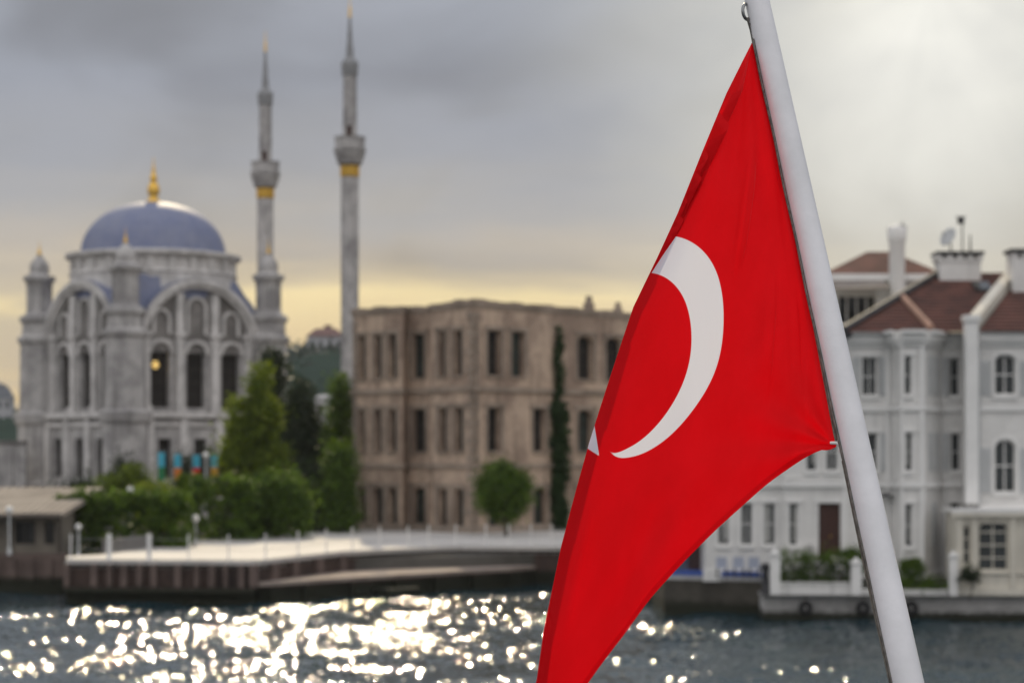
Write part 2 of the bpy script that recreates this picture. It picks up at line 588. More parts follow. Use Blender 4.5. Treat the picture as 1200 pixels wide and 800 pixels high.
# ------------------------------------------------------------------ foliage
def leaves(name, blobs, count, size, material, parent=None, base=None, clump=0.55, seed=0, shell=0.55, box=False):
    """many leaf-sized faces in clumps through the volume of the blobs (cx,cy,cz,rx,ry,rz)"""
    g = np.random.default_rng(seed + 100)
    blobs = np.array(blobs, float)
    vol = (blobs[:, 3] * blobs[:, 4] * blobs[:, 5]) ** 0.72
    nb = max(12, count // 28)
    which = g.choice(len(blobs), nb, p=vol / vol.sum())
    b = blobs[which]
    if box:
        d = g.uniform(-1, 1, (nb, 3))
        k = g.integers(0, 3, nb)
        sgn = np.sign(d[np.arange(nb), k]) * (1 - g.uniform(0, 1, nb) ** 2 * 0.5)
        d[np.arange(nb), k] = sgn
        cc = b[:, :3] + d * b[:, 3:6]
    else:
        d = g.normal(size=(nb, 3))
        d /= np.linalg.norm(d, axis=1)[:, None]
        rad = shell + (1 - shell) * g.uniform(0, 1, nb) ** 0.5
        rad *= 1 + 0.16 * g.normal(size=nb)
        cc = b[:, :3] + d * b[:, 3:6] * rad[:, None]
    tint_c = np.clip(g.normal(0.45, 0.28, nb), 0, 1)
    ci = g.integers(0, nb, count)
    cs = clump * (0.5 + g.uniform(0, 1, nb))
    pos = cc[ci] + g.normal(size=(count, 3)) * (cs[ci] * 0.5)[:, None]
    nrm = g.normal(size=(count, 3)) + np.array([0, -0.2, 0.6])
    nrm /= np.linalg.norm(nrm, axis=1)[:, None]
    t1 = np.cross(nrm, g.normal(size=(count, 3)))
    t1 /= np.linalg.norm(t1, axis=1)[:, None] + 1e-9
    t2 = np.cross(nrm, t1)
    s = size * g.uniform(0.6, 1.4, count)[:, None]
    vv = np.stack([pos - t1 * s, pos - t2 * s * 0.5, pos + t1 * s, pos + t2 * s * 0.5], 1).reshape(-1, 3)
    bb = base if base is not None else (base_of(parent) if parent else Vector((0, 0, 0)))
    vv = vv - np.array([bb[0], bb[1], bb[2]])
    me = bpy.data.meshes.new(name)
    me.vertices.add(4 * count)
    me.vertices.foreach_set('co', vv.astype(np.float32).ravel())
    me.loops.add(4 * count)
    me.loops.foreach_set('vertex_index', np.arange(4 * count, dtype=np.int32))
    me.polygons.add(count)
    me.polygons.foreach_set('loop_start', np.arange(0, 4 * count, 4, dtype=np.int32))
    me.polygons.foreach_set('loop_total', np.full(count, 4, np.int32))
    me.update()
    at = me.attributes.new('tint', 'FLOAT', 'POINT')
    tv = np.clip(tint_c[ci] + g.normal(0, 0.12, count), 0, 1)
    at.data.foreach_set('value', np.repeat(tv, 4).astype(np.float32))
    me.materials.append(material)
    o = bpy.data.objects.new(name, me)
    COL.objects.link(o)
    if parent:
        o.parent = parent
    else:
        o.location = bb
    return o


GZ = 1.6                                   # level of the shore


def tree(name, label, cat, x, y, zg, blobs, count, size, lm, seed, trunk_r=0.2, group=None, clump=0.6, box=False, crown='crown'):
    """blobs relative to the foot of the tree"""
    t = thing(name, label, cat, (x, y, zg), group)
    bl = [(x + a, y + b, zg + c, d, e, f) for a, b, c, d, e, f in blobs]
    leaves(crown, bl, count, size, lm, t, clump=clump, seed=seed, box=box)
    m = MB()
    rr = random.Random(seed)
    top = max(b[2] for b in blobs)
    pts, n = [], 6
    for i in range(n + 1):
        k = i / n
        pts.append((x + 0.15 * math.sin(3 * k + seed), y + 0.12 * math.sin(2 * k + seed * 2), zg - 0.1 + k * top))
    m.tube(pts, [trunk_r * (1 - 0.8 * i / n) for i in range(n + 1)], 8)
    for b in bl:
        k = rr.uniform(0.3, 0.55)
        s = Vector(pts[int(k * n)])
        e = Vector(b[:3])
        mid = (s + e) / 2 + Vector((0, 0, 0.2))
        m.tube([s, mid, e], [trunk_r * 0.5, trunk_r * 0.3, trunk_r * 0.1], 6)
    m.build('trunk' if crown == 'crown' else 'stem', M_BARK, t, smooth=True)
    return t


# ================================================================== the setting
def water():
    def axis(lo, a, b, hi, step, growth):
        c = list(np.arange(a, b, step))
        s, v, left = step, a, []
        while v > lo:
            s *= growth
            v -= s
            left.append(max(v, lo))
        s, v, right = step, c[-1], []
        while v < hi:
            s *= growth
            v += s
            right.append(min(v, hi))
        return np.array(left[::-1] + c + right)
    xs = axis(-900, -29, 25, 900, 0.078, 1.25)
    ys = axis(-400, 60, 105, 122, 0.070, 1.25)
    gx, gy = np.meshgrid(xs.astype(np.float32), ys.astype(np.float32))
    g = np.random.default_rng(5)

    def waves(n, l0, l1, slope, spread, heading=-80):
        lam = np.exp(g.uniform(np.log(l0), np.log(l1), n))
        th = g.normal(R(heading), spread, n)
        z = np.zeros_like(gx)
        for l, a in zip(lam, th):
            k = 2 * math.pi / l
            amp = slope * math.sqrt(2.0 / n) / k
            ph = (k * math.cos(a)) * gx + (k * math.sin(a)) * gy + g.uniform(0, 6.28)
            z += amp * np.sin(ph)
        return z
    short = waves(64, 0.26, 0.58, 0.20, 1.25) + waves(24, 0.28, 0.6, 0.15, 0.4, -5)
    gz = waves(30, 1.6, 7.0, 0.075, 0.9)
    # gusts: patches of rougher and calmer water
    gust = 0.85 + 0.30 * np.sin(gx * 0.23 + 1.3 * np.sin(gy * 0.16)) * np.sin(gy * 0.31 + 0.9 * np.sin(gx * 0.12)) + 0.15 * np.sin(gx * .9 + gy * .5) * np.sin(gy * .8 - gx * .3)
    far = np.clip(1 - (np.abs(gx) - 26) / 6, 0, 1) * np.clip(1 - (60 - gy) / 4, 0, 1) * np.clip(1 - (gy - 106) / 4, 0, 1)
    gz = gz * np.clip(1 - (np.abs(gx) - 30) / 40, 0, 1) * np.clip(1 - (60 - gy) / 40, 0, 1) + short * gust * far
    ny, nx = gx.shape
    me = bpy.data.meshes.new('water')
    idx = np.arange(ny * nx).reshape(ny, nx)
    q = np.stack([idx[:-1, :-1], idx[:-1, 1:], idx[1:, 1:], idx[1:, :-1]], -1).reshape(-1)
    nf = (ny - 1) * (nx - 1)
    me.vertices.add(ny * nx)
    me.vertices.foreach_set('co', np.stack([gx, gy, gz], -1).astype(np.float32).ravel())
    me.loops.add(4 * nf)
    me.loops.foreach_set('vertex_index', q.astype(np.int32))
    me.polygons.add(nf)
    me.polygons.foreach_set('loop_start', np.arange(0, 4 * nf, 4, dtype=np.int32))
    me.polygons.foreach_set('loop_total', np.full(nf, 4, np.int32))
    me.polygons.foreach_set('use_smooth', np.ones(nf, bool))
    me.update()
    m = bpy.data.materials.new('sea_water')
    m.use_nodes = True
    nt = m.node_tree
    nt.nodes.clear()
    t = NT(nt)
    out = t.n('ShaderNodeOutputMaterial')
    b = t.n('ShaderNodeBsdfPrincipled')
    b.inputs['Base Color'].default_value = (.012, .032, .042, 1)
    b.inputs['Roughness'].default_value = 0.05
    b.inputs['IOR'].default_value = 1.33
    tc = t.n('ShaderNodeTexCoord')
    n1 = t.noise(t.mapping(tc.outputs['Object'], (1.0, 0.8, 1.0), rot=(0, 0, 0.3)), 4.5, 2, 0.5, 0.2)
    bp = t.n('ShaderNodeBump')
    bp.inputs['Strength'].default_value = 1.0
    bp.inputs['Distance'].default_value = 0.010
    t.link(n1, bp.inputs['Height'])
    t.link(bp.outputs[0], b.inputs['Normal'])
    t.link(b.outputs[0], out.inputs[0])
    me.materials.append(m)
    o = bpy.data.objects.new('water', me)
    COL.objects.link(o)
    struct(o)


water()

# shore: one sheet from the quay edge to the horizon
front = [(-4000, 107), (X(76, 107), 107), (X(76, 100), 100), (X(660, 113), 113), (X(760, 100), 100), (X(780, 93), 93), (X(893, 93), 93), (X(893, 88.4), 88.4), (200, 88.4), (4000, 88.4)]
mb = MB()
mb.prism(front + [(4000, 9000), (-4000, 9000)], -2.0, GZ)
struct(mb.build('ground', M_GROUND))

# long low hills behind, darker with woods
def hill(name, prof, D, depth):
    """prof: list of (px, py) of the skyline at distance D"""
    mb = MB()
    n = len(prof)
    rows = 7
    vs = []
    for j in range(rows):
        k = j / (rows - 1)
        for (px, py) in prof:
            h = Z(py, D) - GZ
            s = math.sin(k * math.pi / 2) if j else 0
            vs.append((X(px, D) * (1 + 0.0 * k), D - depth * (1 - k), GZ - 0.3 + h * s * (1 + 0.05 * math.sin(px * .11 + j))))
    fs = [(j * n + i, j * n + i + 1, (j + 1) * n + i + 1, (j + 1) * n + i) for j in range(rows - 1) for i in range(n - 1)]
    # the far side falls away again
    k0 = len(vs)
    for (px, py) in prof:
        vs.append((X(px, D), D + depth, GZ - 0.3))
    fs += [((rows - 1) * n + i, (rows - 1) * n + i + 1, k0 + i + 1, k0 + i) for i in range(n - 1)]
    mb.add(vs, fs)
    return struct(mb.build(name, M_HILL, smooth=True))


hill('hill', [(-500, 500), (-300, 470), (-120, 478), (0, 480), (60, 490), (160, 480), (260, 450), (320, 425), (360, 414), (400, 408), (450, 402), (520, 410), (640, 430), (800, 440), (1000, 450), (1300, 460), (1600, 490)], 620, 300)
# woods on the hill, one mass
bl = []
prof_x = [-500, -300, -120, 0, 60, 160, 260, 320, 360, 400, 450, 520]
prof_y = [500, 470, 478, 480, 490, 480, 450, 425, 414, 408, 402, 410]
rh = random.Random(2)
for j in range(10):
    k = .30 + .70 * j / 9
    D = 620 - 300 * (1 - k)
    for px in list(range(-60, 70, 9)) + list(range(300, 440, 9)):
        px += rh.uniform(-4, 4)
        h = Z(np.interp(px, prof_x, prof_y), 620) - GZ
        bl.append((X(px, 620), D, GZ + h * math.sin(k * math.pi / 2) - 4.0, 5.2, 6, rh.uniform(2.2, 4.0)))
o = leaves('hill_woods', bl, 30000, 1.1, L_FAR, base=Vector((X(380, 590), 590, GZ)), clump=2.6, seed=3)
o['kind'] = 'stuff'

# ------------------------------------------------------------------ the pale waterside terrace and its walls
TZ = 2.0
terr = [(X(78, 98), 98), (X(300, 97), 97), (X(400, 106.5), 106.5), (X(540, 112.6), 112.6), (X(660, 112), 112), (X(690, 150), 150), (X(405, 150), 150), (X(352, 130), 130), (X(228, 121), 121), (X(120, 103), 103), (X(78, 101), 101)]
mb = MB()
mb.prism(terr, GZ + 0.004, TZ)
struct(mb.build('terrace_paving', M_DECK))
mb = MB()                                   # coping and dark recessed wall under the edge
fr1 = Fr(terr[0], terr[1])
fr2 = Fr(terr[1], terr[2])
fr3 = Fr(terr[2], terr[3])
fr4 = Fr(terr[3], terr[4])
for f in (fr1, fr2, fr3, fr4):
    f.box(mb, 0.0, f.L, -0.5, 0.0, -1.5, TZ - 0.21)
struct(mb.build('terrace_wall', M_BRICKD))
mb = MB()
for f in (fr1, fr2, fr3, fr4):
    f.box(mb, 0.02, f.L - 0.02, -0.3, 0.16, TZ - 0.2, TZ + 0.012)
struct(mb.build('terrace_coping', M_DECK))
mb = MB()
for px, w in [(80, 5), (112, 6), (130, 4), (147, 5.5), (165, 5), (182, 5.5), (210, 6), (232, 3.5), (250, 6), (266, 4), (284, 6), (297, 5)]:
    u = fr1.at(px)
    hw = w * 0.0392 / 2 * 1.25
    fr1.box(mb, u - hw, u + hw, 0.003, 0.32, 0.72, TZ - 0.205)
fr1.box(mb, 0, fr1.L, 0.003, 0.4, 0.5, 0.715)
fr1.box(mb, fr1.at(303), fr1.L - 0.02, 0.003, 0.28, 0.72, TZ - 0.205)
for px in (318, 342, 371, 398):
    u = fr2.at(px)
    fr2.box(mb, u - 0.35, u + 0.35, 0.003, 0.25, -1, TZ - 0.205)
struct(mb.build('terrace_pier_stones', M_BRICKP))
# lower landing stage
low = [(X(d_, e_), e_) for d_, e_ in ((303, 96.8), (318, 96.9), (480, 103.8), (612, 110.0), (628, 111.6), (540, 112.2), (400, 106.0))]
mb = MB()
mb.prism(low, 0.84, 1.02)
struct(mb.build('landing_stage', M_PLANK))
mb = MB()
ins = [(p[0] * 0.998, p[1] + 0.35) for p in low]
mb.prism(ins, -1.5, 0.835)
for i in range(3):
    f = Fr(low[i], low[i + 1])
    k = 3 if i else 1
    for j in range(k + 1):
        u = f.L * j / (k + 0.001)
        f.box(mb, max(u - 0.9, 0), min(u + 0.9, f.L), -0.34, -0.06, -1.2, 0.832)
struct(mb.build('landing_stage_wall', M_BRICKD))
mb = MB()
fl = Fr((X(450, 101.4), 101.4), (X(488, 103.0), 103.0))
fl.box(mb, 0, fl.L, -0.9, 0.3, -0.3, 0.42)
struct(mb.build('landing_step', M_BRICKP))
# left quay
fq = Fr((-60, 105), (X(75, 105), 105))
mb = MB()
fq.box(mb, -200, fq.L - 0.01, -2.2, 0.0, -1.5, 1.9)
fq.box(mb, -200, fq.L - 0.01, 0.003, 0.25, -1.5, 0.45)
for i in range(11):
    fq.box(mb, fq.L - 1.0 - i * 0.9, fq.L - 0.55 - i * 0.9, 0.003, 0.18, 0.46, 1.7)
struct(mb.build('quay_wall', M_BRICKP))
# middle quay, mostly behind the flag
mb = MB()
fm1 = Fr((X(660, 112.4), 112.4), (X(760, 99), 99))
fm2 = Fr((X(760, 99), 99), (X(778, 92), 92))
fm3 = Fr((X(778, 91.6), 91.6), (X(893, 89.8), 89.8))
for f in (fm1, fm2):
    f.box(mb, 0, f.L, -1.2, 0, -1.5, 1.72)
fm3.box(mb, 0, fm3.L, -3.2, 0, -1.5, 1.45)
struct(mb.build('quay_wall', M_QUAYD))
mb = MB()
fm3.box(mb, -0.1, fm3.L, -3.0, 0.06, 1.455, 1.62)
struct(mb.build('quay_coping', M_QUAY))
# houses' quay
mb = MB()
fh = Fr((X(893, 88.2), 88.2), (60, 85.5))
fh.box(mb, 0, fh.L, -6, 0, -1.5, 0.95)
fh.box(mb, 0.0, fh.L, 0.003, 0.35, -1.5, 0.42)
struct(mb.build('quay_wall', M_QUAY))
mb = MB()
fh.box(mb, -0.05, fh.L, -5.9, 0.1, 0.954, 1.05)
struct(mb.build('quay_coping', M_QUAY))

# ================================================================== mosque
def lerp(a, b, k):
    return a + (b - a) * k


def build_mosque():
    S = 14.5
    C = Vector((-31.24, 172.0, 0))
    th = math.atan2(.663, .749)
    u = Vector((math.cos(th), math.sin(th), 0))
    v = Vector((-math.sin(th), math.cos(th), 0))
    Rr, Ll, Bk = C + u * S, C + v * S, C + (u + v) * S
    cen = C + (u + v) * (S / 2)
    g = GZ
    root = thing('mosque', 'pale stone mosque with big arched walls, blue lead dome and golden finial', 'mosque', (cen.x, cen.y, g))
    faces = [Fr(C, Rr), Fr(Ll, C), Fr(Bk, Ll), Fr(Rr, Bk)]
    spring, rad, wtop = 15.3, 5.35, 16.35
    zb = 9.95
    cu = S / 2
    walls, trim, deep, roof = MB(), MB(), MB(), MB()
    for k, f in enumerate(faces):
        ops, low_ops = [], []
        if k < 3:
            for c in (-3.45, 0, 3.45):
                ops.append((cu + c - 0.92, cu + c + 0.92, 10.75, 16.1, 0.92))
                low_ops.append((cu + c - 0.62, cu + c + 0.62, 5.0, 8.2, 0.0))
        facade(walls, f, g, zb, low_ops, n=0.0, depth=0.5)
        facade(walls, f, zb, wtop, ops, n=-0.7, depth=0.6, u0=1.7, u1=S - 1.7)
        for o in ops:
            w = window(root, f, o, -1.25, M_HOLE, M_FRAME_D, (2, 4), 0.08)
        for o in low_ops:
            window(root, f, o, -0.45, M_HOLE, M_FRAME_D, (1, 2), 0.08)
        # tympanum
        ap = arch_pts(cu - rad, cu + rad, spring, rad, 28)
        m = len(ap)
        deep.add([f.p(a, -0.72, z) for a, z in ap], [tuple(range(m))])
        # archivolt ring and its lead-covered barrel
        ao, ai = arch_pts(cu - rad - 0.75, cu + rad + 0.75, spring, rad + 0.75, 28), ap
        am = arch_pts(cu - rad - 0.35, cu + rad + 0.35, spring, rad + 0.35, 28)
        for i in range(m - 1):
            plate(trim, f, [am[i], am[i + 1], ai[i + 1], ai[i]], -0.72, -0.12)
            plate(trim, f, [ao[i], ao[i + 1], am[i + 1], am[i]], -0.72, 0.12)
        ro = arch_pts(cu - rad - 0.82, cu + rad + 0.82, spring, rad + 0.82, 28)
        for i in range(m - 1):
            (a, z), (b, w2) = ro[i], ro[i + 1]
            roof.quad(f.p(a, -0.1, z), f.p(b, -0.1, w2), f.p(b, -6.0, w2), f.p(a, -6.0, z))
        # pilasters and blind panels between the windows
        for c in (-5.0, -1.72, 1.72, 5.0):
            zt = spring + math.sqrt(max(rad ** 2 - c * c, 0.1)) - 0.15
            f.box(trim, cu + c - 0.33, cu + c + 0.33, -0.70, -0.30, zb + 0.35, zt)
            f.box(trim, cu + c - 0.5, cu + c + 0.5, -0.70, -0.18, spring + 1.3, spring + 1.65)
            f.box(trim, cu + c - 0.48, cu + c + 0.48, -0.70, -0.2, zb + 0.35, zb + 0.95)
            f.box(trim, cu + c - 0.36, cu + c + 0.36, 0.003, 0.28, g, zb - 0.05)
        for c, hw, h2 in ((-3.4, 0.85, 2.1), (0, 1.0, 3.2), (3.4, 0.85, 2.1)):
            a2 = arch_pts(cu + c - hw, cu + c + hw, spring + 1.5 + h2 - hw, hw, 10)
            b2 = arch_pts(cu + c - hw + .22, cu + c + hw - .22, spring + 1.5 + h2 - hw, hw - .22, 10)
            for i in range(10):
                plate(trim, f, [a2[i], a2[i + 1], b2[i + 1], b2[i]], -0.70, -0.5)
            f.box(trim, cu + c - hw, cu + c - hw + .22, -0.70, -0.5, spring + 1.5, spring + 1.5 + h2 - hw)
            f.box(trim, cu + c + hw - .22, cu + c + hw, -0.70, -0.5, spring + 1.5, spring + 1.5 + h2 - hw)
        for o in ops:
            a2 = arch_pts(o[0] - .28, o[1] + .28, o[3] - o[4], o[4] + .28, 12)
            b2 = arch_pts(o[0] - .02, o[1] + .02, o[3] - o[4], o[4] + .02, 12)
            for i in range(12):
                plate(trim, f, [a2[i], a2[i + 1], b2[i + 1], b2[i]], -0.698, -0.5)
        # string courses
        band(trim, f, zb - 0.02, zb + 0.42, 0.45, u0=-0.2, u1=S + 0.2)
        f.box(trim, 0, S, -1.3, 0.0, zb - 0.01, zb + 0.02)
        band(trim, f, zb - 0.75, zb - 0.45, 0.2, u0=0, u1=S)
        band(trim, f, g + 2.4, g + 2.75, 0.3, u0=0, u1=S)
        # corner pieces beside the arch
        for a, b in ((0.0, 1.9), (S - 1.9, S)):
            f.box(walls, a, b, -1.9 if k % 2 else -1.88, -0.02, zb + 0.02, 18.2)
    walls.build('wall', M_STONE, root)
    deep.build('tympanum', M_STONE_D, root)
    trim.build('stone_trim', M_STONE_T, root)
    # lead roof: barrels plus the slope that climbs to the drum
    n = 40
    sq = []
    for i in range(n):
        a = 2 * math.pi * i / n
        ca, sa = math.cos(a), math.sin(a)
        k = (S / 2 - 0.9) / max(abs(ca), abs(sa))
        sq.append((u * ca + v * sa, k))
    ring0 = [(cen + d * k) for d, k in sq]
    ring1 = [(cen + d * 6.9) for d, k in sq]
    vs = [(p.x, p.y, 18.7) for p in ring0] + [(p.x, p.y, 21.9) for p in ring1]
    roof.add(vs, [(i, (i + 1) % n, n + (i + 1) % n, n + i) for i in range(n)])
    roof.build('roof', M_LEAD, root, smooth=True)
    # drum
    dm = MB()
    dm.lathe(cen, [(7.0, 20.6), (7.0, 21.9), (7.15, 22.0), (6.75, 22.3), (6.75, 23.1), (7.2, 23.35), (7.45, 23.5), (7.45, 23.75), (6.5, 23.9)], 48)
    for i in range(24):
        a = 2 * math.pi * (i + 0.5) / 24
        c0 = cen + Vector((math.cos(a), math.sin(a), 0)) * 6.85
        e = Vector((-math.sin(a), math.cos(a), 0))
        r0 = Vector((math.cos(a), math.sin(a), 0))
        q = [c0 + e * s1 * 0.28 + r0 * s2 * 0.16 for s1, s2 in ((-1, 1), (1, 1), (1, -1), (-1, -1))]
        dm.hexa([(p.x, p.y, 22.05) for p in q] + [(p.x, p.y, 23.3) for p in q])
    dm.build('drum', M_STONE_T, root)
    d = MB()
    prof = [(6.15, 23.85)]
    for i in range(1, 15):
        a = (math.pi / 2) * i / 14
        prof.append((max(6.15 * math.cos(a) ** 0.92, 0.02), 23.85 + 4.55 * math.sin(a)))
    d.lathe(cen, prof, 64, flute=0.011)
    d.build('dome', M_LEAD, root, smooth=True)
    fn = MB()
    fn.lathe(cen, [(1.0, 28.1), (.75, 28.35), (.42, 28.7), (.34, 28.9), (.5, 29.15), (.54, 29.5), (.44, 29.9), (.24, 30.15), (.32, 30.4), (.28, 30.65), (.14, 30.9), (.17, 31.1), (.07, 31.5), (.02, 32.3)], 16)
    fn.build('finial', M_GOLD, root, smooth=True)
    # corner turrets
    for k, c in enumerate((C, Rr, Ll, Bk)):
        t = MB()
        out = (c - cen).normalized()
        cc = c - out * 0.35
        t.lathe(cc, [(1.85, g), (1.85, 3.9), (2.1, 4.05), (2.1, 4.4), (1.85, 4.6), (1.85, zb - 0.7), (2.1, zb - 0.3), (2.2, zb + 0.35), (1.72, zb + 0.6),
                     (1.62, 16.2), (1.85, 16.5), (1.9, 16.8), (1.5, 17.1), (1.45, 18.0), (1.7, 18.3), (1.7, 18.6), (1.2, 18.9)], 8, rot=th + math.pi / 8)
        t.lathe(cc, [(1.3, 18.5), (1.15, 19.0), (.98, 19.2), (.95, 21.3), (1.15, 21.6), (1.38, 21.8), (1.38, 22.1), (.9, 22.3), (.8, 22.5), (.85, 22.9), (.72, 23.3), (.35, 23.75), (.12, 24.0)], 16, rot=th)
        for i in range(8):
            a = th + math.pi / 8 + 2 * math.pi * i / 8
            q = cc + Vector((math.cos(a), math.sin(a), 0)) * 0.97
            t.lathe(q, [(.17, 19.1), (.13, 19.3), (.13, 21.2), (.2, 21.5)], 6)
        tt = t.build('turret', M_STONE, root)
        fb = MB()
        fb.lathe(cc, [(.14, 23.9), (.2, 24.1), (.08, 24.35), (.1, 24.5), (.03, 24.7), (.015, 25.2)], 10)
        fb.build('finial', M_GOLD, tt, smooth=True)
    # glowing rings added for the gold glint in the first window
    f = faces[0]
    ch = MB()
    o = f.p(cu - 3.45 - 0.3, -0.98, 14.2)
    for dz, rr in ((0, .26), (.22, .16), (-.2, .12)):
        ch.torus((o.x, o.y, o.z + dz), (1, 0, 0), (0, 1, 0), rr, .055, 16, 6)
        for i in range(8):
            a = 6.283 * i / 8
            ch.ball((o.x + rr * math.cos(a), o.y + rr * math.sin(a), o.z + dz + .06), .055, 8, 5)
    ch.build('glint_rings', M_GLINT, root)
    # lower royal wing towards the minarets
    wing = MB()
    A0 = C + u * S + v * 1.0
    A1 = A0 + u * 5.4
    A2 = A1 + v * 12.5
    A3 = A0 + v * 12.5
    fw = Fr(A0 + Vector((0, 0, 0)), A1)
    wops = [(1.0, 2.2, 4.2, 8.4, 0), (3.2, 4.4, 4.2, 8.4, 0)]
    facade(wing, fw, g, 11.0, wops, 0.0, 0.3)
    wing.quad(*[Vector((p.x, p.y, z)) for p, z in ((A1, g), (A2, g), (A2, 11.0), (A1, 11.0))])
    wing.quad(*[Vector((p.x, p.y, 11.0)) for p in (A0, A1, A2, A3)])
    wing.build('wing', M_STONE, root)
    for o in wops:
        window(root, fw, o, -0.28, M_GLASS, M_STONE_D, (1, 2), 0.09)
    return root


build_mosque()


def build_minaret(label, px, D, k):
    x = X(px, D)
    root = thing('minaret', label, 'minaret', (x, D, GZ), 'slender minarets of the mosque')
    c = (x, D)
    s = MB()
    s.lathe(c, [(1.6, GZ), (1.6, 8.0), (1.3, 9.0), (0.76, 10.0), (0.74, 30.2)], 16, flute=0.05)
    s.lathe(c, [(0.60, 33.0), (0.57, 38.9)], 16, flute=0.05)
    s.build('shaft', M_STONE, root)
    b = MB()
    b.lathe(c, [(0.74, 31.05), (1.0, 31.2), (1.16, 31.5), (1.08, 31.6), (1.32, 31.95), (1.22, 32.05), (1.42, 32.4), (1.2, 32.5), (1.26, 32.6), (1.26, 33.35), (1.36, 33.45), (1.28, 33.46), (1.25, 32.5), (0.6, 32.5)], 24)
    b.build('balcony', M_STONE, root)
    gb = MB()
    gb.lathe(c, [(0.76, 30.15), (0.82, 30.3), (0.80, 30.9), (0.86, 31.05)], 24)
    gb.build('collar', M_GOLD, root, smooth=True)
    d = MB()
    fd = Fr((x - 0.22, D - 0.585), (x + 0.22, D - 0.585))
    fd.box(d, 0, fd.L, 0.0, 0.03, 33.0, 34.4)
    d.build('door', M_WOOD_D, root)
    cap = MB()
    cap.lathe(c, [(0.62, 38.6), (0.68, 38.75), (0.68, 39.3), (0.72, 39.4), (0.72, 39.7), (0.55, 39.95), (0.34, 40.15), (0.30, 41.0), (0.26, 41.1), (0.10, 43.6)], 16)
    cap.build('spire', M_SPIRE, root, smooth=True)
    f = MB()
    f.lathe(c, [(0.11, 43.5), (0.15, 43.7), (0.07, 43.9), (0.12, 44.2), (0.05, 44.4), (0.02, 45.4)], 10)
    f.build('finial', M_GOLD, root, smooth=True)


build_minaret('farther slender minaret rising right beside the mosque turret', 311, 194, 0)
build_minaret('nearer taller minaret standing alone beside the brown ruined mansion', 410, 179, 1)

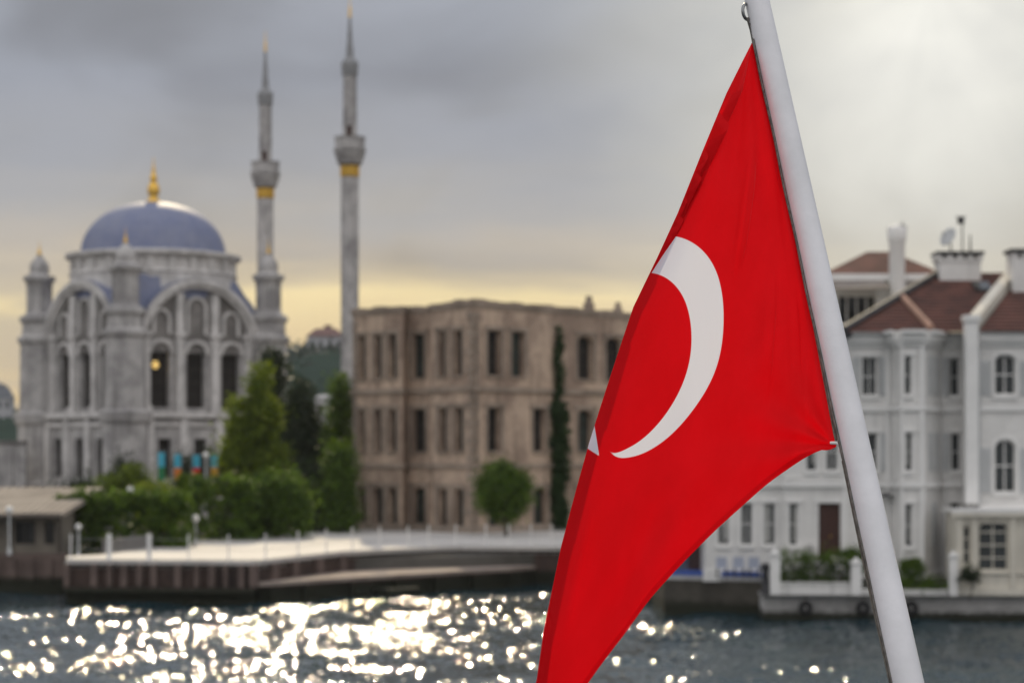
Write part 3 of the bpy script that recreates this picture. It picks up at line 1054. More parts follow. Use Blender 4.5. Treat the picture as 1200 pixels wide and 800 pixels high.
# ================================================================== ruined mansion
def build_mansion():
    g = TZ + 0.004
    ztop = 16.25
    pts = [(414, 139.5), (472, 135.7), (476, 137.2), (504, 136.0), (505, 134.4), (554, 131.1), (806, 147.0)]
    pl = [(X(a, d), d) for a, d in pts]
    root = thing('ruined_mansion', 'weathered brown three storey mansion with dark empty windows', 'mansion', (pl[5][0], pl[5][1], g))
    frs = [Fr(pl[i], pl[i + 1]) for i in range(6)]
    wall, trim = MB(), MB()
    rows = {3: (14.55, 11.75), 2: (9.75, 7.05), 1: (4.75, 2.05)}
    spec = {0: {3: [(424, 9, 0), (443, 10, 0), (460, 10, 0)], 2: [(424, 8, .25), (443, 9, .25), (460, 10, .25)], 1: [(424, 10, .3), (443, 12, .3), (460, 11, .3)]},
            1: {}, 3: {},
            2: {3: [(490, 15, 0)], 2: [(491, 16, 0)], 1: [(491, 15, .3)]},
            4: {3: [(518, 9, 0), (537, 11, 0)], 2: [(519, 10, 0), (538, 11, 0)], 1: [(519, 11, .3), (538, 12, .3)]},
            5: {3: [(579, 17, 0), (607, 16, 0), (686, 19, .45), (720, 20, .45), (765, 20, .45)], 2: [(579, 16, 0), (632, 15, 0), (686, 18, .45), (720, 19, .45), (765, 19, .45)],
                1: [(633, 16, .4), (580, 15, .3), (686, 18, .4), (722, 18, .4), (765, 18, .4)]}}
    rw = random.Random(12)
    for k, f in enumerate(frs):
        ops = []
        for r, lst in spec[k].items():
            for px, w, rise in lst:
                a, b = f.at(px - w / 2), f.at(px + w / 2)
                zt, zb = rows[r]
                ops.append((a, b, zb, zt, rise))
        facade(wall, f, g, ztop, ops, 0.0, 0.55)
        for o in ops:
            window(root, f, o, -0.5, M_HOLE if rw.random() < .6 else M_OLDGLASS, M_FRAME_D, (1, 2), 0.07, M_RUIN_T if o[2] > 5 else None)
        band(trim, f, ztop - 0.16, ztop + 0.02, 0.13)
        band(trim, f, ztop - 0.40, ztop - 0.162, 0.07)
        band(trim, f, 10.75, 11.05, 0.18)
        band(trim, f, 6.0, 6.28, 0.16)
        band(trim, f, g, g + 0.45, 0.12)
        for o in ops:                       # surrounds
            h = o[3] + 0.02
            f.box(trim, o[0] - 0.22, o[0] - 0.003, 0.003, 0.07, o[2], h)
            f.box(trim, o[1] + 0.003, o[1] + 0.22, 0.003, 0.07, o[2], h)
            f.box(trim, o[0] - 0.3, o[1] + 0.3, 0.003, 0.10, h + 0.003, h + 0.25)
    for f, e in ((frs[0], 'l'), (frs[5], 'l'), (frs[4], 'r')):      # corner quoins
        for i in range(24):
            z = g + 0.5 + i * 0.55
            if z > ztop - 0.9:
                break
            w = 0.55 if i % 2 else 0.35
            if e == 'l':
                f.box(trim, 0.0, w, 0.004, 0.06, z, z + 0.48)
            else:
                f.box(trim, f.L - w, f.L, 0.004, 0.06, z, z + 0.48)
    # back walls
    bk = [pl[6], (pl[6][0] - 14, pl[6][1] + 12), (pl[0][0] + 4, pl[0][1] + 14), pl[0]]
    for a, b in zip(bk, bk[1:]):
        wall.quad(Vector((*a, g)), Vector((*b, g)), Vector((*b, ztop)), Vector((*a, ztop)))
    wall.build('wall', M_RUIN, root)
    trim.build('stone_trim', M_RUIN_T, root)
    rf = MB()
    rf.prism([(p[0], p[1] + 0.3) for p in pl] + bk[1:3], ztop - 0.7, ztop - 0.5)
    rf.build('roof', M_LEAD_D, root)
    f = frs[5]
    for px, h, w in ((699, 0.75, .28), (733, 0.5, .2)):
        c = MB()
        a = f.at(px)
        f.box(c, a - w, a + w, -0.9, -0.4, ztop - 0.5, ztop + h * .75)
        f.box(c, a - w * .6, a + w * .6, -0.8, -0.5, ztop + h * .75 + .003, ztop + h + .25)
        c.build('chimney', M_RUIN_T, root)
    rng2 = random.Random(4)                 # broken, uneven parapet stones
    for f in (frs[0], frs[2], frs[4], frs[5]):
        pr = MB()
        a = 0.05
        while a < f.L - 0.1:
            w = rng2.uniform(0.3, 1.2)
            f.box(pr, a, min(a + w, f.L), -0.4, 0.1, ztop + 0.022, ztop + (rng2.uniform(0.06, 0.2) if rng2.random() < .6 else .04))
            a += w
        pr.build('parapet', M_RUIN_T, root)
    # a pale drainpipe near the corner
    d = MB()
    a = f.at(556)
    d.tube([f.p(0.25, 0.16, g), f.p(0.25, 0.16, 10.0), f.p(0.3, 0.16, 15.5)], 0.07, 8)
    d.build('drainpipe', M_RUIN_T, root)
    return frs[5], g


fr_m, gm = build_mansion()
# ivy climbing the long wall
a = fr_m.at(651)
Dv = fr_m.dist(651)
iv = thing('climbing_ivy', 'narrow column of dark ivy climbing the mansion wall to its roof', 'ivy', fr_m.p(a, 0.3, gm))
bl = []
for i in range(26):
    z = gm + 0.3 + i * 0.5
    w = 0.58 if z < 5 else (0.62 if z < 10 else (0.20 if z < 11.7 else 0.28 if z < 14 else 0.12))
    q = fr_m.p(a + 0.12 * math.sin(i * 1.1), 0.25, z)
    bl.append((q.x, q.y, q.z, w, w * 0.7, 0.45))
leaves('foliage', bl, 16000, 0.10, L_IVY, iv, clump=0.25, seed=9, shell=.2)
m = MB()
m.tube([fr_m.p(a, 0.14, gm - 0.02), fr_m.p(a + 0.05, 0.14, gm + 5), fr_m.p(a, 0.14, gm + 10), fr_m.p(a - 0.05, 0.14, gm + 12.5)], [0.09, 0.07, 0.05, 0.02], 6)
m.build('stem', M_BARK, iv)

# ================================================================== white waterside houses
def build_house_main():
    g = 1.422
    root = thing('white_house', 'white three storey waterside house with bay, brown door and red tiled roof', 'house', (X(1000, 90), 90, g))
    ze = 11.95
    plan = [(826, 90.6), (918, 90.6), (918.6, 90.2), (1043, 90.2), (1055, 88.9), (1083, 88.9), (1104, 90.8), (1131, 90.8)]
    pl = [(X(a, d), d) for a, d in plan]
    frs = [Fr(pl[i], pl[i + 1]) for i in range(len(pl) - 1)]
    wall, trim, shut_l = MB(), MB(), []
    R3, R2, R1 = (10.92, 9.28), (7.72, 6.10), (4.75, 2.95)
    spec = {0: [(848, 14, R1), (875, 14, R1), (902, 14, R1), (848, 14, R2), (875, 14, R2), (902, 14, R2), (848, 14, R3), (875, 14, R3), (902, 14, R3)],
            1: [], 2: [(930, 11, R1), (951, 13, R2), (975, 14, R2), (1022, 13, R2), (951, 13, R3), (975, 14, R3), (1019, 18, R3), (1022, 13, R1)],
            3: [], 4: [(1065, 9, R1), (1065, 9, R2), (1064, 9, R3)], 5: [], 6: [(1119, 11, R1), (1120, 11, R2), (1119, 11, R3)]}
    wins = []
    for k, f in enumerate(frs):
        ops = []
        for px, w, (zt, zb) in spec[k]:
            o = (f.at(px - w / 2), f.at(px + w / 2), zb, zt, 0)
            ops.append(o)
            wins.append((f, o))
        door = None
        if k == 2:
            door = (f.at(959), f.at(985), g + 0.9, 4.75, 0)
            ops.append(door)
        facade(wall, f, g, ze, ops, 0, 0.22)
        e = 0.0 if k in (1,) else None
        for z0, z1, pr in ((8.62, 8.86, .13), (5.42, 5.68, .14), (8.98, 9.06, .06), (5.78, 5.86, .06), (ze - .42, ze - .02, .28), (ze - .62, ze - .425, .12), (g, g + .5, .08)):
            band(trim, f, z0, z1, pr, u0=0 if k else None, u1=f.L)
        for o in ops:
            f.box(trim, o[0] - .10, o[0] - .003, .003, .05, o[2], o[3] + .003)
            f.box(trim, o[1] + .003, o[1] + .10, .003, .05, o[2], o[3] + .003)
            f.box(trim, o[0] - .16, o[1] + .16, .003, .09, o[3] + .006, o[3] + .14)
        if door:
            d = MB()
            f.box(d, door[0], door[1], -.2, -.14, door[2], door[3])
            for i in range(2):
                w = (door[1] - door[0]) / 2
                for z0, z1 in ((.15, .95), (1.1, 2.25)):
                    f.box(d, door[0] + i * w + .07, door[0] + (i + 1) * w - .07, -.137, -.11, door[2] + z0, door[2] + z1)
            dd = d.build('door', M_WOOD_D, root)
            hnd = MB()
            q = f.p((door[0] + door[1]) / 2 + .06, -.1, door[2] + 1.02)
            hnd.ball(q, .035)
            hnd.build('handle', M_GOLD, dd)
            st = MB()
            for i in range(4):
                f.box(st, door[0] - .4, door[1] + .4, .004 + i * .001, 1.2 - .28 * i, g + .225 * i + .002, g + .225 * (i + 1))
            f.box(st, door[0] - .42, door[0] - .405, .005, 1.1, g, g + 1.6)
            st.build('steps', M_QUAY, root)
    wb = [pl[-1], (pl[-1][0], 99), (pl[0][0], 99), pl[0]]
    for a, b in zip(wb, wb[1:]):
        wall.quad(Vector((*a, g)), Vector((*b, g)), Vector((*b, ze)), Vector((*a, ze)))
    rc = random.Random(3)
    # corner pilasters
    for k, px, w in ((0, 916, 5), (2, 990, 6), (4, 1080, 5), (2, 1040, 5), (4, 1057, 3)):
        f = frs[k]
        a = f.at(px)
        f.box(trim, a - w * .018, min(a + w * .018, f.L - .003), .004, .10, g, ze - .65)
    wall.build('wall', M_WHITE, root)
    trim.build('trim', M_WHITE_T, root)
    for f, o in wins:
        w = window(root, f, o, -.17, M_GLASS_H, M_WHITE_T, (0, 1) if o[1] - o[0] < .5 else (1, 1), .05, M_WHITE_T, sill_over=.08)
        if rc.random() < .5:
            cm = MB()
            wd = o[1] - o[0]
            side, frac, drop = rc.random() < .5, rc.uniform(.2, .45), rc.uniform(.0, .35)
            a = o[0] + .05 if side else o[1] - .05 - wd * frac
            fr_c = [a + wd * frac * q / 6 for q in range(7)]
            for q in range(6):
                f.box(cm, fr_c[q], fr_c[q + 1], -.168, -.160 + .004 * (q % 2), o[2] + .05 + drop, o[3] - .05)
            cm.build('curtain', M_CURT, w)
    for k, px, r in ((2, 1003, R3), (2, 1034, R3), (5, 1090, R3), (5, 1097, R3), (5, 1090, R2), (5, 1097, R2), (6, 1108, R3), (6, 1108, R2), (2, 1008, R2), (2, 1036, R2), (5, 1094, R1)):
        f = frs[k]
        a = f.at(px)
        hw = .17 if k != 5 else .22
        s = MB()
        f.box(s, a - hw, a + hw, .006, .05, r[1], r[0])
        for i in range(14):
            z = r[1] + .06 + i * (r[0] - r[1] - .1) / 14
            f.box(s, a - hw + .04, a + hw - .04, .051, .07, z, z + .05)
        s.build('shutter', M_SHUT, root)
    # roof: the house stands askew, so its slope climbs back and to the right between two verges
    yb, yr, zr = 89.6, 97.5, 15.1
    e0, e1 = X(989, yb), pl[-1][0] - .02
    r0, r1 = X(1106, yr), X(1188, yr)
    rf = MB()
    rf.quad((e0, yb, ze), (e1, yb, ze), (r1, yr, zr), (r0, yr, zr))
    rf.quad((r0, yr, zr), (r1, yr, zr), (r1 + 3, 105, ze), (r0 + 3, 105, ze))
    for i in range(18):
        t = (i + .5) / 18
        y, z = lerp(yb, yr, t), lerp(ze, zr, t)
        rf.box(lerp(e0, r0, t), lerp(e1, r1, t), y, y + .12, z + .015, z + .06)
    roof = rf.build('roof', M_TILE, root)
    vg = MB()                                # dark barge board on the open verge
    vg.tube([(e0 - .05, yb - .1, ze + .08), (r0 - .05, yr, zr + .12)], .16, 6)
    vg.tube([(e0 + .05, yb - .1, ze - .2), (r0 + .05, yr, zr - .2)], .14, 6)
    vg.build('verge', M_DARKMETAL, roof)
    gable = MB()
    gable.quad(Vector((e0 + .1, yb + .6, ze - .3)), Vector((r0 + .1, yr, ze - .3)), Vector((r0 + .1, yr, zr - .1)), Vector((e0 + .1, yb + .6, ze + .1)))
    gable.build('gable', M_SHUT, root)
    flat = MB()
    flat.prism([(pl[0][0] - .2, 90.0), (e0 + .3, 90.0), (e0 + 2.5, 97.0), (pl[0][0] - .2, 97.0)], ze + .005, ze + .15)
    flat.build('flat_roof', M_LEAD_D, root)
    rd = MB()
    on = lambda k, t: Vector((lerp(lerp(e0, r0, t), lerp(e1, r1, t), k), lerp(yb, yr, t), lerp(ze, zr, t) + .1))
    rd.tube([on(.02, .54), on(.68, .02)], .15, 6)
    rd.build('ridge', M_TILE_L, roof)
    gt = MB()
    for f in frs:
        f.box(gt, -.05, f.L + .05, .3, .48, ze - .12, ze + .02)
    gt.build('gutter', M_WHITE_T, root)
    sk = MB()
    y0, y1 = 94.7, 95.8
    zf = lambda y: lerp(ze, zr, (y - yb) / (yr - yb))
    sk.hexa([(X(1142, 95), y0, zf(y0) + .02), (X(1162, 95), y0, zf(y0) + .02), (X(1162, 95), y1, zf(y1) + .02), (X(1142, 95), y1, zf(y1) + .02),
             (X(1142, 95), y0, zf(y0) + .16), (X(1162, 95), y0, zf(y0) + .16), (X(1162, 95), y1, zf(y1) + .16), (X(1142, 95), y1, zf(y1) + .16)])
    sk.build('skylight', M_GLASS, roof)
    # broad chimney with arched cap
    ch = MB()
    D = 97
    x0, x1 = X(1098, D), X(1146, D)
    ch.box(x0, x1, D - .6, D + .6, zr - 1.0, Z(308, D))
    ch.box(x0 - .06, x1 + .06, D - .66, D + .66, Z(308, D) + .003, Z(305, D))
    for i in range(5):
        xx = lerp(x0, x1, i / 4)
        ch.box(xx - .13, xx + .13, D - .6, D + .6, Z(305, D) + .003, Z(299, D))
    c = ch.build('chimney', M_WHITE, root)
    cp = MB()
    cp.box(x0 - .15, x1 + .15, D - .75, D + .75, Z(299, D) + .003, Z(296, D))
    cp.build('cap', M_DARKMETAL, c)
    return root


build_house_main()


def build_house_side():
    g = 1.422
    root = thing('white_house', 'white house with tall arched windows and grey shutters above the cream pavilion', 'house', (X(1180, 89.4), 89.4, g))
    ze = 11.95
    f = Fr((X(1131.5, 89.4), 89.4), (X(1330, 89.4), 89.4))
    wall, trim = MB(), MB()
    ops = []
    for px in (1178, 1238, 1296):
        ops += [(f.at(px - 13), f.at(px + 13), 9.28, 11.0, .28), (f.at(px - 13), f.at(px + 13), 5.2, 7.45, .38)]
    facade(wall, f, g, ze, ops, 0, .25)
    a0, a1 = f.p(0, 0, 0), f.p(f.L, 0, 0)
    for a, b in (((a1.x, a1.y), (a1.x, 105.9)), ((a1.x, 105.9), (a0.x + 3, 105.9)), ((a0.x + 3, 105.9), (a0.x, a0.y))):
        wall.quad(Vector((*a, g)), Vector((*b, g)), Vector((*b, ze)), Vector((*a, ze)))
    wall.build('wall', M_WHITE, root)
    for z0, z1, pr in ((8.62, 8.86, .13), (ze - .42, ze - .02, .3), (ze - .62, ze - .425, .12), (4.45, 4.7, .2), (8.98, 9.06, .06)):
        band(trim, f, z0, z1, pr, u0=.52, u1=f.L)
    for o in ops:
        a2 = arch_pts(o[0] - .12, o[1] + .12, o[3] - o[4], o[4] + .12, 10)
        b2 = arch_pts(o[0] - .004, o[1] + .004, o[3] - o[4], o[4] + .004, 10)
        for i in range(10):
            plate(trim, f, [a2[i], a2[i + 1], b2[i + 1], b2[i]], .003, .08)
        f.box(trim, o[0] - .12, o[0] - .004, .003, .08, o[2], o[3] - o[4])
        f.box(trim, o[1] + .004, o[1] + .12, .003, .08, o[2], o[3] - o[4])
    trim.build('trim', M_WHITE_T, root)
    for o in ops:
        window(root, f, o, -.18, M_GLASS_H, M_WHITE_T, (1, 1), .07, M_WHITE_T, sill_over=.06)
        for s in (0, 1):
            a = o[0] - .62 if s == 0 else o[1] + .14
            m = MB()
            f.box(m, a, a + .46, .006, .06, o[2], o[3] - o[4])
            for i in range(16):
                z = o[2] + .06 + i * (o[3] - o[4] - o[2] - .1) / 16
                f.box(m, a + .05, a + .41, .061, .08, z, z + .05)
            m.build('shutter', M_SHUT, root)
    pz = MB()                                # the pale corner pilaster that carries the fire wall
    f.box(pz, -.1, .42, .005, .55, 4.75, 12.35)
    f.box(pz, -.18, .5, .005, .63, 12.353, 12.6)
    pz.build('pilaster', M_WHITE_T, root)
    dp = MB()
    dp.tube([f.p(.55, .12, 4.6), f.p(.55, .12, 11.3)], .06, 8)
    dp.build('drainpipe', M_SHUT, root)
    yb, yr, zr = 88.8, 98.0, 15.3
    sk = X(1190, 98.0) - a0.x                # how far the slope drifts to the right as it climbs
    xa, xb = a0.x + .45, a1.x + .3
    rf = MB()
    rf.quad((xa, yb, ze), (xb, yb, ze), (xb, yr, zr), (xa + sk, yr, zr))
    rf.quad((xa + sk, yr, zr), (xb, yr, zr), (xb, 106, ze), (xa + sk, 106, ze))
    rf.add([(xb - .01, yb, ze), (xb - .01, yr, zr), (xb - .01, 106, ze)], [(0, 1, 2)])
    for i in range(18):
        t = (i + .5) / 18
        y, z = lerp(yb, yr, t), lerp(ze, zr, t)
        rf.box(xa + sk * t, xb, y, y + .12, z + .015, z + .06)
    rf.build('roof', M_TILE, root)
    fw = MB()                                # sloping fire wall between the two roofs
    x0, x1 = a0.x - .02, a0.x + .42
    ya, za, zb2 = 89.2, 12.45, 15.75
    fw.hexa([(x0, ya, za - 1.6), (x1, ya, za - 1.6), (x1 + sk, yr, zb2 - 1.6), (x0 + sk, yr, zb2 - 1.6), (x0, ya, za), (x1, ya, za), (x1 + sk, yr, zb2), (x0 + sk, yr, zb2)])
    fw.build('firewall', M_CREAM, root)
    ch = MB()
    D = 95
    x0, x1 = X(1183, D), X(1222, D)
    ch.box(x0, x1, D - .6, D + .6, 13.4, Z(304, D))
    for i in range(4):
        xx = lerp(x0 + .12, x1 - .12, i / 3)
        ch.box(xx - .12, xx + .12, D - .6, D + .6, Z(304, D) + .003, Z(297, D))
    c = ch.build('chimney', M_WHITE, root)
    cp = MB()
    cp.box(x0 - .12, x1 + .12, D - .72, D + .72, Z(297, D) + .003, Z(293, D))
    cp.build('cap', M_DARKMETAL, c)


build_house_side()


def build_pavilion():
    g = 1.054
    root = thing('garden_pavilion', 'low cream pavilion with glazed arch at the water edge', 'pavilion', (X(1180, 86.9), 86.9, g))
    f = Fr((X(1121, 87.2), 87.2), (X(1330, 86.6), 86.6))
    wall, trim = MB(), MB()
    ops = [(f.at(1146), f.at(1182), 2.05, 4.15, .45), (f.at(1212), f.at(1250), 2.05, 4.15, .45), (f.at(1128), f.at(1138), 2.3, 3.9, .15)]
    facade(wall, f, g, 4.4, ops, 0, .25)
    a, b = f.p(0, 0, 0), f.p(f.L, 0, 0)
    wall.quad(Vector((a.x, a.y, g)), Vector((a.x, 89.35, g)), Vector((a.x, 89.35, 4.4)), Vector((a.x, a.y, 4.4)))
    wall.quad(Vector((b.x, b.y, g)), Vector((b.x, 89.35, g)), Vector((b.x, 89.35, 4.4)), Vector((b.x, b.y, 4.4)))
    wall.build('wall', M_CREAM, root)
    for z0, z1, pr in ((4.25, 4.42, .22), (4.0, 4.1, .06), (g, g + .3, .1), (1.92, 2.02, .1)):
        band(trim, f, z0, z1, pr)
    for px in (1124, 1142, 1187, 1207):
        u = f.at(px)
        f.box(trim, u - .1, u + .1, .003, .12, g + .31, 4.24)
    trim.build('trim', M_CREAM, root)
    rf = MB()
    rf.prism([(a.x - .2, a.y - .2), (b.x, b.y - .2), (b.x, 89.3), (a.x - .2, 89.3)], 4.43, 4.56)
    rf.build('roof', M_WHITE_T, root)
    for o in ops:
        window(root, f, o, -.2, M_GLASS_H, M_CREAM, (1, 3) if o[1] - o[0] > .8 else (0, 2), .07)
    return f


build_pavilion()


def build_house_back():
    D = 106
    g = GZ
    root = thing('rear_house', 'white house with round chimney and terrace awning behind the red roofs', 'house', (X(1030, D), D, g))
    f = Fr((X(930, D), D), (X(1106, D), D))
    wall = MB()
    ze = Z(322, D)
    ops = [(f.at(982), f.at(1028), Z(380, D), Z(345, D), 0), (f.at(1044), f.at(1056), Z(378, D), Z(352, D), 0)]
    facade(wall, f, g, ze, ops, 0, .4)
    a, b = f.p(0, 0, 0), f.p(f.L, 0, 0)
    for p, q in (((b.x, b.y), (b.x, D + 9)), ((b.x, D + 9), (a.x, D + 9)), ((a.x, D + 9), (a.x, a.y))):
        wall.quad(Vector((*p, g)), Vector((*q, g)), Vector((*q, ze)), Vector((*p, ze)))
    wall.build('wall', M_WHITE, root)
    window(root, f, ops[0], -.35, M_GLASS, M_WHITE_T, (3, 0), .08)
    window(root, f, ops[1], -.35, M_GLASS, M_WHITE_T, (1, 1), .06)
    rf = MB()
    za = Z(295, D + 3)
    x0, x1, xm = a.x + 1.6, b.x - .2, X(1030, D + 3)
    rf.add([(x0 - .2, D - .3, ze + .02), (x1 + .2, D - .3, ze + .02), (x1 + .2, D + 9, ze + .02), (x0 - .2, D + 9, ze + .02), (xm - .6, D + 3, za), (xm + .6, D + 3, za), (xm + .6, D + 5, za), (xm - .6, D + 5, za)],
           [(0, 1, 5, 4), (1, 2, 6, 5), (2, 3, 7, 6), (3, 0, 4, 7), (4, 5, 6, 7)])
    rf.build('roof', M_TILE, root)
    ew = MB()
    ew.box(x0 - .3, x1 + .3, D - .42, D - .2, ze - .3, ze + .015)
    ew.build('eave', M_WHITE_T, root)
    aw = MB()
    aw.hexa([(X(968, D), D - 2.0, Z(340, D - 2)), (X(1034, D), D - 2.0, Z(338, D - 2)), (X(1034, D), D - .05, Z(329, D)), (X(968, D), D - .05, Z(329, D)),
             (X(968, D), D - 2.0, Z(340, D - 2) + .08), (X(1034, D), D - 2.0, Z(338, D - 2) + .08), (X(1034, D), D - .05, Z(329, D) + .08), (X(968, D), D - .05, Z(329, D) + .08)])
    aw.build('awning', M_CANVAS, root)
    ch = MB()
    c = (X(1049, D), D - .5)
    r = .036 * 11
    ch.lathe(c, [(r, Z(380, D)), (r, Z(286, D)), (r * 1.15, Z(284, D)), (r * 1.2, Z(280, D)), (r * 1.25, Z(270, D)), (r * 1.1, Z(267, D)), (r * .5, Z(265, D))], 16)
    ch.build('chimney', M_WHITE_T, root, smooth=True)


build_house_back()

# aerials on the broad chimney
D = 97
t = thing('antenna_mast', 'thin aerial mast with small head on the broad white chimney', 'antenna', P(1128, 297, D))
m = MB()
m.tube([P(1128, 296, D), P(1127.5, 254, D)], .035, 6)
m.build('mast', M_DARKMETAL, t)
m = MB()
q = P(1126, 258, D)
m.box(q.x - .14, q.x + .14, D - .1, D + .1, q.z - .13, q.z + .13)
m.tube([P(1119, 254, D), P(1133, 254, D)], .02, 5)
m.tube([P(1121, 262, D), P(1131, 262, D)], .02, 5)
m.build('aerial', M_DARKMETAL, t)
t = thing('satellite_dish', 'grey satellite dish tilted skyward above the broad white chimney', 'satellite dish', P(1112, 297, D))
m = MB()
m.tube([P(1114, 296, D), P(1114, 285, D)], .04, 6)
m.build('stand', M_DARKMETAL, t)
m = MB()
ax = Vector((-.75, -.55, .45)).normalized()
e1 = ax.cross(Vector((0, 0, 1))).normalized()
e2 = e1.cross(ax)
c = P(1111.5, 278, D) - ax * .05
vs, fs = [], []
for i in range(6):
    r = .44 * i / 5
    for k in range(20):
        a = 6.2832 * k / 20
        vs.append(c + e1 * (r * math.cos(a)) + e2 * (r * 1.05 * math.sin(a)) + ax * (.5 * r * r))
for i in range(5):
    for k in range(20):
        fs.append((i * 20 + k, i * 20 + (k + 1) % 20, (i + 1) * 20 + (k + 1) % 20, (i + 1) * 20 + k))
m.add(vs, fs)
dish = m.build('dish', M_SHUT, t, smooth=True)
dish.modifiers.new('thick', 'SOLIDIFY').thickness = .02
m = MB()
m.tube([c + e2 * -.44 + ax * .1, c + ax * .42], .015, 5)
m.ball(c + ax * .42, .05)
m.build('arm', M_DARKMETAL, t)
t = thing('antenna_mast', 'short stubby aerial at the far end of the broad chimney', 'antenna', P(1137, 297, D))
m = MB()
m.tube([P(1137, 296, D), P(1137, 275, D)], [.05, .03], 6)
m.build('mast', M_DARKMETAL, t)
t = thing('antenna_mast', 'wispy aerial on top of the round white chimney', 'antenna', P(1056, 272, 105.6))
m = MB()
m.tube([P(1057, 270, 105.2), P(1058, 259, 105.2)], .025, 5)
m.tube([P(1054, 263, 105.2), P(1064, 266, 105.2)], .018, 5)
m.build('mast', M_DARKMETAL, t)

# ================================================================== gardens and quay things on the right
g = 1.052


def hedge(name, label, px0, px1, D, zt, dep, count, size, lm, seed, g=g, cat='hedge', flowers=False, group=None):
    x0, x1 = X(px0, D), X(px1, D)
    t = thing(name, label, cat, ((x0 + x1) / 2, D, g), group)
    n = max(2, int((x1 - x0) / 0.8))
    bl = [(lerp(x0, x1, (i + .5) / n), D, g + (zt - g) * .5, (x1 - x0) / n * .55, dep / 2, (zt - g) * .5 * (1 + .08 * math.sin(i * 2.3 + seed))) for i in range(n)]
    leaves('foliage', bl, count, size, lm, t, clump=.25, seed=seed, box=True)
    m = MB()
    for b in bl:
        m.tube([(b[0], D, g - .02), (b[0] + .05, D, g + (zt - g) * .6)], [.05, .02], 5)
    m.build('stem', M_BARK, t)
    if flowers:
        leaves('blossom', [(b[0], D - dep * .45, g + (zt - g) * .7, b[3], .15, (zt - g) * .25) for b in bl], 170, .06, L_FLOWER, t, clump=.1, seed=seed + 1)
    return t


# front garden wall with planter, gate posts
def post(px, D, zt, label, w=.2):
    x = X(px, D)
    t = thing('gate_post', label, 'gate post', (x, D, g))
    m = MB()
    m.box(x - w, x + w, D - w, D + w, g, zt)
    m.build('shaft', M_WHITE_T, t)
    m = MB()
    m.box(x - w - .06, x + w + .06, D - w - .06, D + w + .06, zt + .003, zt + .1)
    m.lathe((x, D), [(w * .9, zt + .1), (w * .5, zt + .2), (.02, zt + .26)], 4, rot=math.pi / 4)
    m.build('cap', M_WHITE_T, t)
    return t


post(908, 87.6, Z(650, 87.6), 'white gate post beside the dark bollard, near the blue strip')
post(1003, 87.3, Z(660, 87.3), 'white gate post between the flowering hedge and the flagpole')
post(1117, 86.9, Z(652, 86.9), 'tall white gate post against the corner of the cream pavilion', .16)
mb = MB()
fpl = Fr((X(914, 87.5), 87.5), (X(998, 87.25), 87.25))
fpl.box(mb, 0, fpl.L, -.9, 0, g, 1.49)
fpl.box(mb, -.03, fpl.L + .03, -.93, .05, 1.493, 1.57)
tag(mb.build('planter', M_WHITE, base=Vector((X(955, 87.4), 87.4, g))), 'long low white planter holding the flowering hedge', 'planter')
hedge('flowering_hedge', 'dark green hedge with white blossoms in the low white planter', 916, 999, 87.85, Z(648, 87.8), .7, 5200, .06, L_BUSH, 21, 1.572, flowers=True)
# railing in front of the hedge
t = thing('garden_railing', 'thin dark iron railing on the planter before the flowering hedge', 'railing', (X(955, 87.4), 87.3, 1.572))
m = MB()
for i in range(15):
    u = fpl.L * (i + .5) / 15
    fpl.box(m, u - .012, u + .012, -.03, .0, 1.572, 2.25)
m.build('bar', M_DARKMETAL, t)
m = MB()
fpl.box(m, 0, fpl.L, -.035, .005, 2.252, 2.29)
m.build('handrail', M_DARKMETAL, t)
mb = MB()
fpr = Fr((X(1010, 87.2), 87.2), (X(1110, 86.95), 86.95))
fpr.box(mb, 0, fpr.L, -.9, 0, g, 1.2)
fpr.box(mb, -.03, fpr.L + .03, -.93, .05, 1.203, 1.28)
tag(mb.build('planter', M_WHITE, base=Vector((X(1060, 87.1), 87.1, g))), 'long low white planter behind the flagpole holding a clipped hedge', 'planter')
hedge('low_hedge', 'low clipped green hedge in the planter next to the pavilion', 1035, 1110, 87.5, Z(679, 87.5), .6, 2500, .05, L_BUSH, 22, 1.282)
tree('round_bush', 'small round clipped bush in front of the white house bay', 'bush', X(1067, 88.0), 88.0, 1.05, [(0, 0, 1.05, .5, .45, .42)], 2600, .05, L_BUSH, 23, .06, clump=.16, crown='foliage')
tree('round_bush', 'loose bright green bush rising above the flowering hedge beside the flagpole', 'bush', X(1000, 88.3), 88.3, 1.05, [(0, 0, 1.45, .5, .4, .5), (.3, 0, 1.2, .3, .3, .3)], 1800, .06, L_HEDGE, 24, .06, clump=.2, crown='foliage')
tree('potted_plant', 'small leafy plant at the foot of the pavilion glazing', 'plant', X(1136, 86.5), 86.5, 1.05, [(0, 0, .9, .36, .25, .3)], 900, .06, L_DARK, 25, .03, clump=.15, crown='foliage')
# dark bollard
x, D = X(897, 87.8), 87.8
t = thing('bollard', 'dark iron bollard standing at the left end of the white quay', 'bollard', (x, D, g))
m = MB()
m.lathe((x, D), [(.2, g), (.2, g + .12), (.15, g + .2), (.14, g + .95), (.21, g + 1.05), (.21, g + 1.2), (.12, g + 1.28)], 14)
m.build('post', M_DARKMETAL, t, smooth=True)
